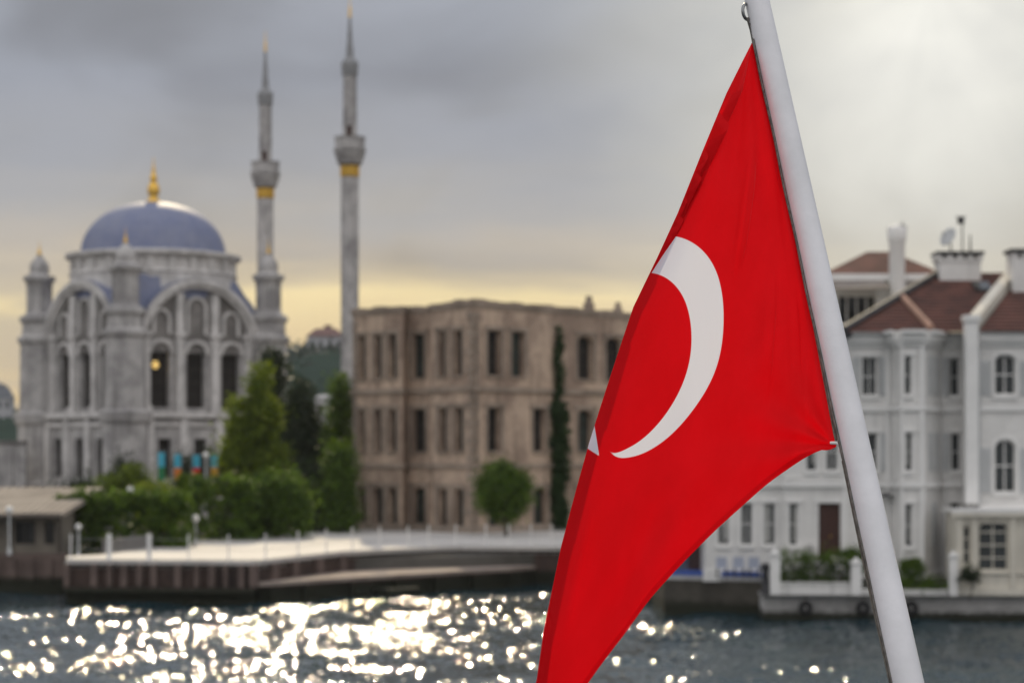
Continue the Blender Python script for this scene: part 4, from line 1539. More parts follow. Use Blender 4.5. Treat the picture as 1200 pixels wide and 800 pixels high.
# tyre fenders
for px, label in ((943, 'black tyre fender hanging on the quay below the flowering hedge'), (1010, 'black tyre fender hanging on the quay just behind the flagpole'), (1066, 'black tyre fender hanging on the quay below the round clipped bush')):
    uu = fh.at(px)
    c = fh.p(uu, .46, .5)
    t = thing('tyre_fender', label, 'fender', c, 'tyre fenders along the house quay')
    m = MB()
    m.torus(c, fh.u, (0, 0, 1), .20, .10, 24, 8)
    m.build('tyre', M_RUBBER, t, smooth=True)
    m = MB()
    m.tube([fh.p(uu, .45, .8), fh.p(uu, .2, 1.05), fh.p(uu, -.2, 1.07)], .02, 5)
    m.build('rope', M_ROPE, t)
# bench on the quay
uu = fh.at(985)
t = thing('quay_bench', 'low dark bench on the quay edge before the long planter', 'bench', fh.p(uu, -.35, g))
m = MB()
fh.box(m, uu - .85, uu + .85, -.55, -.15, g + .38, g + .45)
m.build('seat', M_FRAME_D, t)
for s in (-.7, .7):
    m = MB()
    fh.box(m, uu + s - .05, uu + s + .05, -.5, -.2, g, g + .379)
    m.build('leg', M_DARKMETAL, t)
# wall lantern left of the bay
t = thing('wall_lantern', 'small dark wall lantern on the white house beside the flagpole', 'lantern', P(1037, 585, 90.1))
m = MB()
q = P(1037, 582, 90.0)
m.tube([(q.x, 90.2, q.z + .1), (q.x, 89.75, q.z + .16)], .03, 6)
m.lathe((q.x, 89.72), [(.02, q.z + .2), (.3, q.z + .05), (.3, q.z)], 10)
m.build('shade', M_DARKMETAL, t)
# blue strip on the middle quay
mb = MB()
fm3.box(mb, .3, fm3.L - .15, -.25, .02, 1.63, 1.86)
fm3.box(mb, .3, fm3.L - .15, -1.1, -.253, 1.63, 1.74)
tag(mb.build('rolled_tarpaulin', M_BLUE, base=fm3.p(fm3.L / 2, 0, 1.62)), 'long blue tarpaulin lying along the quay edge below the white house', 'tarpaulin')
# grey steel gate beside the white house
fg = Fr((X(760, 92.5), 92.5), (X(832, 92.5), 92.5))
t = thing('boat_shed', 'dark blue grey boarded shed left of the white house', 'shed', fg.p(fg.L / 2, 0, 1.6))
m = MB()
facade(m, fg, 1.605, 4.2, [(fg.at(806), fg.at(826), 1.65, 3.6, 0)], 0, .1)
for i in range(12):
    u = fg.L * i / 12
    fg.box(m, u, u + .02, .003, .02, 1.61, 4.2)
a0, a1 = fg.p(0, 0, 0), fg.p(fg.L, 0, 0)
m.quad(Vector((a0.x, 92.5, 1.605)), Vector((a0.x, 96, 1.605)), Vector((a0.x, 96, 4.2)), Vector((a0.x, 92.5, 4.2)))
m.quad(Vector((a1.x, 92.5, 1.605)), Vector((a1.x, 96, 1.605)), Vector((a1.x, 96, 4.2)), Vector((a1.x, 92.5, 4.2)))
m.build('wall', mat('slate_boards', (.12, .13, .18), .7, .15, 2), t)
m = MB()
fg.box(m, fg.at(806), fg.at(826), -.1, -.06, 1.65, 3.6)
m.build('door', M_WOOD_D, t)
m = MB()
m.hexa([(a0.x - .2, 92.2, 4.203), (a1.x + .1, 92.2, 4.203), (a1.x + .1, 96.2, 4.9), (a0.x - .2, 96.2, 4.9), (a0.x - .2, 92.2, 4.3), (a1.x + .1, 92.2, 4.3), (a1.x + .1, 96.2, 5.0), (a0.x - .2, 96.2, 5.0)])
m.build('roof', M_LEAD_D, t)
# blue garden chairs before the left wing
for px, lab in ((846, 'pale blue garden chair near the dark boarded shed'), (866, 'pale blue garden chair below the middle ground floor window'), (884, 'pale blue garden chair nearest the dark bollard')):
    D = 89.3
    x = X(px, D)
    zb = 1.624
    t = thing('garden_chair', lab, 'chair', (x, D, zb), 'blue garden chairs on the quay')
    cm = MATS.get('chair_paint') or mat('chair_paint', (.36, .39, .47), .5, .08, 4)
    m = MB()
    m.box(x - .22, x + .22, D - .22, D + .22, zb + .42, zb + .46)
    m.build('seat', cm, t)
    m = MB()
    m.box(x - .22, x + .22, D + .19, D + .22, zb + .463, zb + .88)
    m.build('backrest', cm, t)
    for sx in (-.2, .2):
        for sy in (-.2, .2):
            m = MB()
            m.box(x + sx - .02, x + sx + .02, D + sy - .02, D + sy + .02, zb, zb + .418)
            m.build('leg', M_DARKMETAL, t)

# ================================================================== left shore: kiosk, hedges, trees, lamps, railing, banners
def build_kiosk():
    t = thing('waterside_kiosk', 'low kiosk with dark windows under a broad pale canopy', 'kiosk', (X(40, 108), 108, 1.9))
    f = Fr((X(-160, 106.4), 106.4), (X(70, 106.4), 106.4))
    w = MB()
    ops = [(f.at(a), f.at(b), 2.35, 3.5, 0) for a, b in ((-130, -100), (-85, -55), (-40, -15), (17, 41), (52, 64))]
    facade(w, f, 1.904, 3.85, ops, 0, .2)
    a, b = f.p(0, 0, 0), f.p(f.L, 0, 0)
    w.quad(Vector((b.x, b.y, 1.904)), Vector((b.x, 111, 1.904)), Vector((b.x, 111, 3.85)), Vector((b.x, b.y, 3.85)))
    for i in range(22):
        u = f.L * i / 22
        f.box(w, u, u + .03, .003, .03, 1.91, 2.3)
    w.build('wall', M_CREAM_D, t)
    for o in ops:
        window(t, f, o, -.15, M_GLASS, M_FRAME_D, (1, 0), .06)
    r = MB()
    n = 30
    x0, x1 = X(-170, 105), X(74, 105)
    x0b, x1b = X(-170, 114), X(122, 114)
    for i in range(n):
        k0, k1 = i / n, (i + .82) / n
        z0, z1 = 3.82, 4.98
        pa, pb, pc, pd = (lerp(x0, x1, k0), 105.2), (lerp(x0, x1, k1), 105.2), (lerp(x0b, x1b, k1), 114), (lerp(x0b, x1b, k0), 114)
        r.hexa([(*pa, z0), (*pb, z0), (*pc, z1), (*pd, z1), (*pa, z0 + .1), (*pb, z0 + .1), (*pc, z1 + .1), (*pd, z1 + .1)])
    r.hexa([(x0, 105.25, 3.74), (x1, 105.25, 3.74), (x1b, 114, 4.9), (x0b, 114, 4.9), (x0, 105.25, 3.8), (x1, 105.25, 3.8), (x1b, 114, 4.96), (x0b, 114, 4.96)])
    r.build('canopy', M_CANVAS, t)
    for px in (-120, -40, 12, 69):
        m = MB()
        x = X(px, 105.5)
        m.box(x - .08, x + .08, 105.5, 105.66, 1.904, 3.75)
        m.build('post', M_FRAME_D, t)


M_CREAM_D = mat('weathered_boards', (.24, .215, .18), .8, .18, 1.5, streak=.3)
build_kiosk()

hedge('clipped_hedge', 'dark clipped hedge beside the pale canopy of the kiosk', 70, 150, 111, Z(580, 111), 2.2, 9000, .12, L_HEDGE, 31, GZ)
hedge('clipped_hedge', 'clipped hedge between the two globe lamps behind the white railing', 148, 220, 112, Z(580, 112), 2.4, 9000, .12, L_HEDGE, 32, GZ)
hedge('clipped_hedge', 'taller rounded green hedge under the coloured banners', 214, 300, 121, Z(562, 121), 3.0, 11000, .13, L_HEDGE, 33, GZ)
tree('bushy_tree', 'broad bushy green tree at the end of the hedges, behind the sunlit terrace', 'tree', X(325, 124), 124, GZ, [(-.5, 0, 2.4, 1.7, 1.5, 1.5), (.6, .2, 2.0, 1.5, 1.4, 1.6), (0, 0, 3.2, 1.2, 1.2, .9), (-1.6, 0, 1.5, 1.2, 1.2, 1.2)], 12000, .13, L_HEDGE, 34, .2)
tree('leafy_shrub', 'pale lime green spreading shrub in front of the mosque base', 'shrub', X(140, 148), 148, GZ, [(-1.2, 0, 2.0, 1.6, 1.3, 1.3), (.8, 0, 2.6, 1.7, 1.4, 1.7), (2.2, 0, 1.8, 1.2, 1.2, 1.2), (-2.2, 0, 1.4, 1.0, 1, .9)], 9000, .15, L_LIME, 35, .15)
tree('leafy_shrub', 'yellow green shrub left of the coloured banners', 'shrub', X(182, 135), 135, GZ, [(0, 0, 2.2, 1.2, 1.0, 1.1), (.9, 0, 1.7, 1.0, 1, 1.0)], 5000, .13, L_LIME, 36, .1)
tree('leafy_shrub', 'dark shrub against the pale foot of the mosque wall', 'shrub', X(80, 160), 160, GZ, [(0, 0, 1.6, 1.6, 1.0, 1.3), (1.2, 0, 2.2, .9, .9, 1.2)], 4000, .15, L_DARK, 37, .1)
tree('leafy_shrub', 'grey green shrub climbing the mosque corner', 'shrub', X(146, 166), 166, GZ, [(0, 0, 3.0, 1.0, .8, 2.0), (.9, 0, 2.2, .9, .8, 1.2), (-.9, 0, 2.2, .9, .8, 1.2)], 4500, .15, L_DARK, 38, .1)
tree('leafy_shrub', 'dark shrub in the shade behind the coloured banners', 'shrub', X(245, 158), 158, GZ, [(-1.5, 0, 3.4, 1.5, .8, 1.6), (0, 0, 3.8, 1.8, .8, 1.6), (1.6, 0, 3.2, 1.4, .8, 1.8)], 6000, .15, L_DARK, 39, .1)
tree('tall_tree', 'tall yellow green tree with two uneven tops before the mosque', 'tree', X(296, 136), 136, GZ,
     [(0, 0, 3.4, 1.5, 1.5, 2.0), (.1, 0, 5.6, 1.4, 1.3, 1.9), (.5, 0, 7.6, 1.1, 1.0, 1.6), (.5, 0, 9.5, .62, .6, 1.5), (-.9, 0, 7.4, .6, .7, 1.6), (-.9, 0, 5.6, .9, 1, 1.4), (1.1, 0, 4.6, 1.0, 1, 1.6)], 17000, .14, L_LIME, 40, .28)
tree('dark_tree', 'tall dark tree top reaching up beside the right mosque turret', 'tree', X(318, 146), 146, GZ, [(0, 0, 4.5, 1.4, 1.3, 2.4), (.1, 0, 8.0, 1.1, 1.1, 2.0), (.15, 0, 10.8, .75, .7, 1.5), (0, 0, 12.0, .5, .5, .7)], 9000, .15, L_DARK, 41, .25)
tree('dark_tree', 'dark grey green conical tree between the lime tree and the minaret', 'tree', X(352, 140), 140, GZ, [(0, 0, 2.6, 1.8, 1.5, 2.0), (-.1, 0, 5.0, 1.5, 1.4, 2.2), (.1, 0, 7.2, 1.05, 1, 1.6), (.1, 0, 8.9, .6, .6, 1.1), (1.0, 0, 4.0, 1.0, 1, 1.7)], 14000, .15, L_DARK, 42, .28)
tree('dark_tree', 'dark bushy tree just left of the brown mansion wall below the minaret', 'tree', X(399, 146), 146, GZ, [(0, 0, 7.5, .9, .9, 1.6), (0.1, 0, 9.4, .75, .7, 1.2), (-.3, 0, 5.6, 1.1, 1, 1.6), (.2, 0, 3.5, 1.0, 1, 1.8)], 9000, .14, L_BUSH, 43, .22)
tree('bushy_tree', 'green topped bush hugging the corner of the brown mansion', 'tree', X(399, 132), 132, GZ, [(0, 0, 4.9, .8, .8, 1.0), (0, 0, 3.3, .95, .9, 1.4), (0, 0, 1.6, .9, .9, 1.4)], 8000, .12, L_HEDGE, 44, .15)
tree('dark_tree', 'low dark tree filling the gap at the back of the sunlit terrace', 'tree', X(375, 134), 134, GZ, [(0, 0, 1.8, 1.3, 1.2, 1.7), (-.6, 0, 3.6, 1.1, 1, 1.3), (.8, 0, 1.4, 1.0, 1, 1.4)], 7000, .14, L_DARK, 45, .15)
tree('round_tree', 'small round topped green tree on a thin trunk before the mansion', 'tree', X(591, 126.5), 126.5, TZ, [(0, 0, 2.7, 1.35, 1.2, 1.1), (-.45, 0, 3.4, .9, .8, .7), (.7, 0, 3.0, .75, .7, .75), (.65, 0, 2.0, .9, .9, .8), (-.85, 0, 2.2, .7, .8, .7), (.1, 0, 1.3, .65, .6, .5), (-1.2, 0, 2.9, .4, .4, .35), (.1, 0, 4.1, .35, .35, .3)], 12000, .11, L_BUSH, 46, .13, clump=.5)

M_DIMWALL = mat('dull_grey_render', (.22, .21, .20), .85, .2, 1.0, streak=.3)
# low grey planter wall behind the railing
mb = MB()
fpw = Fr((X(128, 104.5), 104.5), (X(232, 118.5), 118.5))
fpw.box(mb, 0, fpw.L, -.35, 0, TZ - .3, TZ + .55)
fpw.box(mb, -.03, fpw.L + .03, -.4, .05, TZ + .553, TZ + .63)
tag(mb.build('garden_wall', M_DIMWALL, base=fpw.p(fpw.L / 2, 0, TZ)), 'low grey garden wall below the clipped hedges', 'wall')
# railing along the terrace
t = thing('terrace_railing', 'white posts of the open railing along the terrace edge', 'railing', (X(300, 98), 98, TZ))
for fr, pxs in ((fr1, (82, 127, 174, 220, 267)), (fr2, (314, 352, 385)), (fr3, (415, 447, 480, 504, 536)), (fr4, (569, 596, 622, 646))):
    for i, px in enumerate(pxs):
        m = MB()
        u = fr.at(px)
        r = .038
        if fr is fr1 and px in (127, 174):
            r = .11
        q = fr.p(u, -.12, 0)
        m.lathe((q.x, q.y), [(r * 1.8, TZ + .013), (r * 1.8, TZ + .05), (r, TZ + .06), (r, TZ + 1.08), (r * 1.25, TZ + 1.1), (r * .6, TZ + 1.16)], 10)
        m.build('post', M_WHITE_T, t)
m = MB()
for fr in (fr1, fr2, fr3, fr4):
    for z in (.45, .95):
        m.tube([fr.p(.05, -.12, TZ + z), fr.p(fr.L / 2, -.12, TZ + z - .03), fr.p(fr.L - .05, -.12, TZ + z)], .010, 5)
m.build('cable', M_GREYMETAL, t)


def globe_lamp(px, py, D, r, zg, label):
    q = P(px, py, D)
    t = thing('globe_lamp', label, 'lamp', (q.x, D, zg), 'globe lamps on the left shore')
    m = MB()
    m.lathe((q.x, D), [(.12, zg), (.1, zg + .3), (.045, zg + .4), (.045, q.z - r), (.1, q.z - r + .02), (.08, q.z - r + .06)], 10)
    m.build('pole', M_SHUT, t, smooth=True)
    m = MB()
    m.ball(q, r, 18, 12)
    m.build('globe', M_GLOBE, t, smooth=True)


globe_lamp(229, 607, 113, .20, TZ, 'white globe lamp on a short post at the end of the grey garden wall')
globe_lamp(241, 533, 128, .17, GZ, 'tall pole with a pale globe lamp among the coloured banners')
globe_lamp(153, 574, 115.5, .20, GZ, 'white globe lamp rising out of the hedge below the lime green shrub')
globe_lamp(92, 617, 104, .15, TZ - .3, 'small pale globe lamp before the hedge beside the kiosk')
globe_lamp(11, 597, 104.6, .18, 1.9, 'globe lamp glinting in front of the kiosk canopy')

# coloured banners on poles
cols = {'cyan': (.08, .45, .62), 'red': (.62, .03, .03), 'orange': (.62, .20, .05), 'amber': (.62, .34, .06), 'green': (.03, .20, .09), 'grey': (.05, .05, .06)}
for k, v in list(cols.items()):
    cols[k] = mat('banner_' + k, v, .8, .08, 3)
for px, py0, py1, cs, label in ((189, 530, 562, ('cyan', 'green'), 'cyan and green banner, nearest the lime green shrub'), (208, 532, 562, ('cyan', 'orange'), 'cyan banner with an orange lower half'),
                                (230, 533, 561, ('cyan', 'red'), 'cyan banner with a bright red lower half'), (251, 532, 561, ('cyan', 'amber'), 'cyan banner with an amber lower half beside the tall lamp pole')):
    D = 140
    x = X(px, D)
    t = thing('banner', label, 'banner', (x, D, GZ), 'coloured banners before the mosque')
    m = MB()
    m.tube([(x - .34, D + .05, GZ), (x - .34, D + .05, Z(py0 - 3, D))], .035, 6)
    m.tube([(x - .34, D + .03, Z(py0 - 1, D)), (x + .38, D + .03, Z(py0 - 1, D))], .02, 5)
    m.build('pole', M_GREYMETAL, t)
    mid = Z(lerp(py0, py1, .52), D)
    for za, zb, cc in ((Z(py0, D), mid, cs[0]), (mid - .003, Z(py1, D), cs[1])):
        m = MB()
        n = 8
        for i in range(n):
            a, b = -.22 + .46 * i / n, -.22 + .46 * (i + 1) / n
            da, db = .04 * math.sin(i * .8 + px), .04 * math.sin((i + 1) * .8 + px)
            m.hexa([(x + a, D + da - .01, zb), (x + b, D + db - .01, zb), (x + b, D + db + .01, zb), (x + a, D + da + .01, zb),
                    (x + a, D + da - .01, za), (x + b, D + db - .01, za), (x + b, D + db + .01, za), (x + a, D + da + .01, za)])
        m.build('cloth', cols[cc], t)

# compound wall left of the mosque, far houses
fcw = Fr((X(-200, 178), 178), (X(30, 178), 178))
t = thing('boundary_wall', 'pale rendered boundary wall left of the mosque', 'wall', fcw.p(fcw.L / 2, 0, GZ))
m = MB()
fcw.box(m, 0, fcw.L, -.5, 0, GZ, Z(519, 178))
for i in range(7):
    u = fcw.L - 1.6 - i * 2.4
    fcw.box(m, u, u + .5, .003, .2, GZ, Z(521, 178))
m.build('wall_panel', M_STONE, t)
m = MB()
fcw.box(m, -.1, fcw.L + .1, -.6, .25, Z(519, 178) + .003, Z(516, 178))
m.build('coping', M_STONE_D, t)


def far_house(label, px0, px1, D, py_e, py_r, py_b, roofm, nw, group='houses far up the hill', chim=True):
    x0, x1 = X(px0, D), X(px1, D)
    zb, ze, zr = Z(py_b, D), Z(py_e, D), Z(py_r, D)
    t = thing('far_house', label, 'house', ((x0 + x1) / 2, D, zb), group)
    f = Fr((x0, D), (x1, D))
    m = MB()
    ops = []
    hh = ze - zb
    rows = max(1, int(hh / 3.4))
    for r in range(rows):
        for i in range(nw):
            c = f.L * (i + .5) / nw
            z0 = ze - (r + 1) * hh / rows + hh / rows * .3
            ops.append((c - f.L / nw * .2, c + f.L / nw * .2, z0, z0 + hh / rows * .45, 0))
    facade(m, f, zb, ze, ops, 0, .2)
    w = f.L * .7
    for a, b in (((x1, D), (x1, D + w)), ((x1, D + w), (x0, D + w)), ((x0, D + w), (x0, D))):
        m.quad(Vector((*a, zb)), Vector((*b, zb)), Vector((*b, ze)), Vector((*a, ze)))
    m.build('wall', M_HILLHOUSE, t)
    for o in ops:
        q = MB()
        plate(q, f, outline(o), -.19, -.15)
        q.build('window', M_GLASS, t)
    m = MB()
    e = f.L * .04
    i2 = f.L * .22
    m.add([(x0 - e, D - e, ze), (x1 + e, D - e, ze), (x1 + e, D + w, ze), (x0 - e, D + w, ze), (x0 + i2, D + w * .4, zr), (x1 - i2, D + w * .4, zr), (x1 - i2, D + w * .6, zr), (x0 + i2, D + w * .6, zr)],
          [(0, 1, 5, 4), (1, 2, 6, 5), (2, 3, 7, 6), (3, 0, 4, 7), (4, 5, 6, 7), (3, 2, 1, 0)])
    rf = m.build('roof', roofm, t)
    if chim:
        m = MB()
        c = lerp(x0, x1, .55)
        m.box(c - f.L * .1, c + f.L * .1, D + w * .4, D + w * .6, zr - .5, zr + f.L * .1)
        m.build('chimney', roofm, rf)


M_FARROOF = mat('faded_red_roof', (.20, .12, .11), .8, .15, .3)
far_house('pale hilltop house with faded red roof beside the nearer minaret', 360, 402, 540, 394, 384, 416, M_FARROOF, 4)
far_house('grey block on the wooded slope left of the mosque', -14, 13, 500, 466, 452, 500, M_LEAD_D, 3)
far_house('small grey gabled house rising at the far left edge', -40, 2, 560, 458, 444, 500, M_LEAD_D, 3)
far_house('white flat roofed building half hidden behind the dark trees under the hill', 368, 394, 230, 466, 462, 500, M_HILLHOUSE, 2, chim=False)

# ================================================================== flagpole and flag
def pole_x(y):
    return 887.0 + 0.2205 * y


def pole_D(y):
    return 3.60 - 0.36 * (y / 800.0)


def pole_w(y):
    return 28.5 + 0.0125 * y


def build_pole():
    root = thing('flagpole', 'slanting white painted flagpole in the foreground', 'flagpole', P(pole_x(1500), 1500, pole_D(1500)))
    ys = list(range(-260, 1501, 40))
    m = MB()
    m.tube([P(pole_x(y), y, pole_D(y)) for y in ys], [pole_w(y) / 2 * pole_D(y) / F for y in ys], 40)
    m.build('shaft', M_POLE, root, smooth=True)
    # ring bolt
    m = MB()
    D = pole_D(14)
    c = P(875.5, 14, D)
    m.torus(c, (0.62, 0.78, 0), (0, 0.1, 1), .0135, .0028, 32, 10)
    m.tube([P(880, 10, D), P(890, 8, D)], .0035, 8)
    m.build('ring', M_GREYMETAL, root, smooth=True)
    # snap hook
    m = MB()
    D = pole_D(35)
    m.tube([P(876, 21, D), P(877, 27, D), P(879.5, 36, D), P(882, 46, D), P(883.5, 56, D)], [.0028, .0016, .0014, .0022, .0018], 8)
    m.tube([P(879, 27, D), P(881, 34, D), P(883, 42, D)], .0011, 6)
    m.build('snap_hook', M_ROPE_D, root, smooth=True)
    # halyard along the pole's edge
    m = MB()
    pts = []
    for y in range(46, 1500, 10):
        off = pole_w(y) / 2 + 0.6 - (1.0 if y > 540 else 0)
        pts.append(P(pole_x(y) - off + 0.5 * math.sin(y * .05), y, pole_D(y) - 0.006))
    m.tube(pts, .0021, 8)
    m.build('halyard', M_ROPE_D, root, smooth=True)
    m = MB()
    pts = []
    for y in range(540, 1500, 8):
        off = pole_w(y) / 2 + 1.6 + .5 * math.sin(y * .021)
        pts.append(P(pole_x(y) - off, y, pole_D(y) - 0.001))
    m.tube(pts, .0017, 8)
    m.build('halyard', M_ROPE, root, smooth=True)


build_pole()


def build_flag():
    O = np.array([882.0, 50.0])
    a = np.array([-335.0, 250.0])
    b = np.array([98.0, 473.0])
    nu, nv = 480, 340
    U, V = np.meshgrid(np.linspace(0, 1.5, nu), np.linspace(0, 1, nv))
    # slightly irregular drape
    ug = np.linspace(-.3, 1.8, 2101)
    cg = np.interp(ug, [0, .06, .12, .24, .42, .55, .66, .82, 1.0, 1.5], [0, -11, -15, -17, -8, 3, 16, 44, 84, 210])
    ker = np.exp(-np.linspace(-2.5, 2.5, 181) ** 2)
    cs = np.convolve(cg, ker / ker.sum(), 'same')
    cu = np.interp(U, ug, cs) * np.clip(U / .05, 0, 1)
    px = O[0] + U * a[0] + V * b[0]
    py = O[1] + U * a[1] + V * b[1] + cu * V ** 1.6
    # the cloth bows a little between its two hoist corners
    px += 3.0 * np.sin(math.pi * V) * np.exp(-U * 6)
    sh = np.clip((U - .62) / .16, 0, 1)
    px += 23 * sh * sh * (3 - 2 * sh) * (1 - .85 * np.clip(V, 0, 1) ** 3)
    # gathers seen in the outline of the crescent
    px += 4.0 * np.sin((V - .62) * 16) * np.exp(-((U - .28) / .12) ** 2) * np.exp(-((V - .65) / .2) ** 2)
    # two narrow tucks where the cloth doubles over itself
    tuck = np.zeros_like(px)
    for x0, y0, x1, y1, w, a_ in ((884, 165, 860, 335, 5.0, 7.5), (908, 300, 893, 500, 5.0, 5.0), (930, 330, 936, 470, 4.0, 3.6)):
        ex, ey = x1 - x0, y1 - y0
        L = math.hypot(ex, ey)
        tt = ((px - x0) * ex + (py - y0) * ey) / (L * L)
        ss = ((px - x0) * ey - (py - y0) * ex) / L
        win = np.exp(-((tt - .5) / .36) ** 4)
        px = px + a_ * win * np.exp(-(ss / w) ** 2)
        tuck += .0035 * win * np.tanh(ss / w * 1.3) * np.exp(-(ss / 42) ** 2)
    fy = np.array([30, 48, 110, 180, 250, 300, 360, 420, 475, 520, 570, 600, 642, 700, 737, 795, 900, 1100])
    fx = np.array([888, 882, 851, 822, 794, 771, 742, 722, 704, 690, 676, 668, 657, 645, 637.5, 629, 606, 560])
    xF = np.interp(py, fy, fx)
    xF = np.where(py > 48, xF, 882)
    d = xF - px                                            # > 0: past the fold, hangs behind
    H_ = np.clip(py - 48, 0, None)
    pw = np.clip(0.56 * H_, 4, np.interp(py, [0, 130, 240, 400, 800], [36, 32, 16, 8, 9]))
    dd = np.clip(d, 0, None)
    kk = np.floor(dd / (2 * pw)).astype(int) % 12
    fac = np.array([.85, 1.1, .65, .95, .6, 1.2, .75, 1.05, .6, 1.25, .85, .7])[kk]
    g = 0.62 * pw * fac * (1 - np.cos(math.pi * dd / pw)) / 2
    mm = 3.4 / F
    depth_back = dd * 0.045 * mm + 0.004 * (1 - np.exp(-dd / 6))
    px2 = np.where(d > 0, xF + g, px)
    # width of the front sheet at this height, used for long folds that fan out from the top corner
    xH = O[0] + (py - O[1]) * b[0] / b[1]
    al = np.clip((px - xF) / np.maximum(xH - xF, 8), 0, 1.6)
    amp = np.clip(H_ / 260.0, 0, 1)
    front = np.where(d > 0, 0.0, 1.0)

    def ridge(c, w, h):
        return h * np.exp(-((al - c) / w) ** 2)
    dep = np.zeros_like(px)
    roll = np.clip(1 + d / (26 + 0.03 * H_), 0, 1)           # the front rolls away towards the fold
    dep += 0.016 * roll ** 2 * np.where(d > 0, 1, 1) * np.clip(H_ / 120, 0, 1)
    up = np.clip(1 - (py - 60) / 420, 0, 1)
    dep += -0.016 * np.exp(-((al - .60) / .13) ** 2) * amp * up * 1.2      # ridge down from the top corner
    dep += 0.010 * np.exp(-((al - .80) / .09) ** 2) * amp * up
    dep += -0.010 * np.exp(-((al - .27) / .16) ** 2) * amp
    # broad billow of the lower part
    dep += -0.030 * np.sin(np.clip(al, 0, 1) * math.pi) * np.clip((py - 260) / 400, 0, 1)
    # gathers near the lower hoist corner
    r2 = np.hypot(px - 980, py - 523)
    angc = np.arctan2(523 - py, 980 - px)
    dep += 0.0042 * np.sin(angc * 11 + .6) * np.exp(-(r2 / 120) ** 2) * np.clip(r2 / 25, 0, 1)
    # shallow upright gathers right of the crescent
    dep += 0.0042 * np.sin((px + .28 * py) * .085) * np.exp(-((px - 905 + (523 - py) * .12) / 45) ** 2) * np.clip((py - 230) / 160, 0, 1)
    dep += 0.0022 * np.sin(px * .051 + 2 * np.sin(py * .013)) * np.sin(py * .021 + px * .012)
    dep += np.exp(-(np.clip(U, 0, None) / .03) ** 2) * 0 
    hoist = np.clip(U / .05, 0, 1)
    dep = dep * hoist * np.where(d > 0, 1, 1)
    dep += tuck * front
    low_ = np.clip((py - 300) / 200, 0, 1) * front
    dep += (-.012 * np.exp(-((al - .42) / .10) ** 2) + .011 * np.exp(-((al - .66) / .09) ** 2) - .008 * np.exp(-((al - .86) / .07) ** 2)) * low_
    # creases: long soft ones from the top corner, short ones above the lower hoist corner
    def crease(x0, y0, x1, y1, w, h):
        ex, ey = x1 - x0, y1 - y0
        L = math.hypot(ex, ey)
        t = ((px - x0) * ex + (py - y0) * ey) / (L * L)
        s = ((px - x0) * ey - (py - y0) * ex) / L
        return h * np.exp(-(s / w) ** 2) * np.exp(-((t - .5) / .34) ** 4)
    for c in ((886, 150, 858, 345, 5, -.0045), (879, 60, 852, 250, 14, .006), (905, 250, 896, 470, 10, -.003), (925, 300, 930, 500, 7, .0025), (946, 380, 945, 530, 6, -.0028),
              (880, 380, 872, 560, 12, -.003), (790, 560, 700, 760, 16, .004), (850, 500, 760, 690, 20, -.004), (700, 560, 655, 770, 10, -.0035), (905, 130, 925, 330, 5, .0022)):
        dep += 1.5 * crease(*c) * front
    # hem of the lower edge curls slightly
    dep += 0.004 * np.exp(-((1 - V) / .012) ** 2)
    Dpole = 3.60 - 0.36 * (py / 800.0)
    Dflag = Dpole * np.exp(-U * 2.2) + 3.40 * (1 - np.exp(-U * 2.2))
    D = Dflag + dep + depth_back
    x = (px2 - 600) * D / F
    z = H + (HY - py) * D / F
    # real sheet: positions are fixed, in metres, from here on
    base = Vector(P(882, 50, pole_D(50)))
    me = bpy.data.meshes.new('flag')
    idx = np.arange(nv * nu).reshape(nv, nu)
    q = np.stack([idx[:-1, :-1], idx[:-1, 1:], idx[1:, 1:], idx[1:, :-1]], -1).reshape(-1)
    nf = (nv - 1) * (nu - 1)
    cov = np.stack([x - base.x, D - base.y, z - base.z], -1)
    me.vertices.add(nv * nu)
    me.vertices.foreach_set('co', cov.astype(np.float32).ravel())
    me.loops.add(4 * nf)
    me.loops.foreach_set('vertex_index', q.astype(np.int32))
    me.polygons.add(nf)
    me.polygons.foreach_set('loop_start', np.arange(0, 4 * nf, 4, dtype=np.int32))
    me.polygons.foreach_set('loop_total', np.full(nf, 4, np.int32))
    me.polygons.foreach_set('use_smooth', np.ones(nf, bool))
    me.update()
    uv = me.uv_layers.new(name='UVMap')
    uvs = np.stack([U, V], -1).reshape(-1, 2)[q]
    uv.data.foreach_set('uv', uvs.astype(np.float32).ravel())
    # printed emblem: distance to the crescent and to the star on the flat cloth
    k_ = np.clip((V - .48) / .26, 0, 1)
    VW = V + .040 * k_ * k_ * (3 - 2 * k_)
    d1 = np.hypot(U - .5, VW - .5) - .25
    d2 = np.hypot(U - .5625, VW - .5) - .2
    cres = np.maximum(d1, -d2)
    sx, sy = -(U - .805), VW - .478
    r0 = .132
    pts = [(r0 * (1 if i % 2 == 0 else .382) * math.cos(math.pi * i / 5), r0 * (1 if i % 2 == 0 else .382) * math.sin(math.pi * i / 5)) for i in range(10)]
    dist = np.full(U.shape, 9.0)
    inside = np.zeros(U.shape, bool)
    for (x1, y1), (x2, y2) in zip(pts, pts[1:] + pts[:1]):
        ex, ey = x2 - x1, y2 - y1
        t = np.clip(((sx - x1) * ex + (sy - y1) * ey) / (ex * ex + ey * ey), 0, 1)
        dist = np.minimum(dist, np.hypot(sx - x1 - t * ex, sy - y1 - t * ey))
        cr = ((y1 > sy) != (y2 > sy)) & (sx < (x2 - x1) * (sy - y1) / (y2 - y1 + 1e-12) + x1)
        inside ^= cr
    star = np.where(inside, -dist, dist)
    em = np.minimum(cres, star)
    at = me.attributes.new('emblem', 'FLOAT', 'POINT')
    at.data.foreach_set('value', em.astype(np.float32).ravel())
    m = bpy.data.materials.new('flag_cloth')
    m.use_nodes = True
    nt = m.node_tree
    nt.nodes.clear()
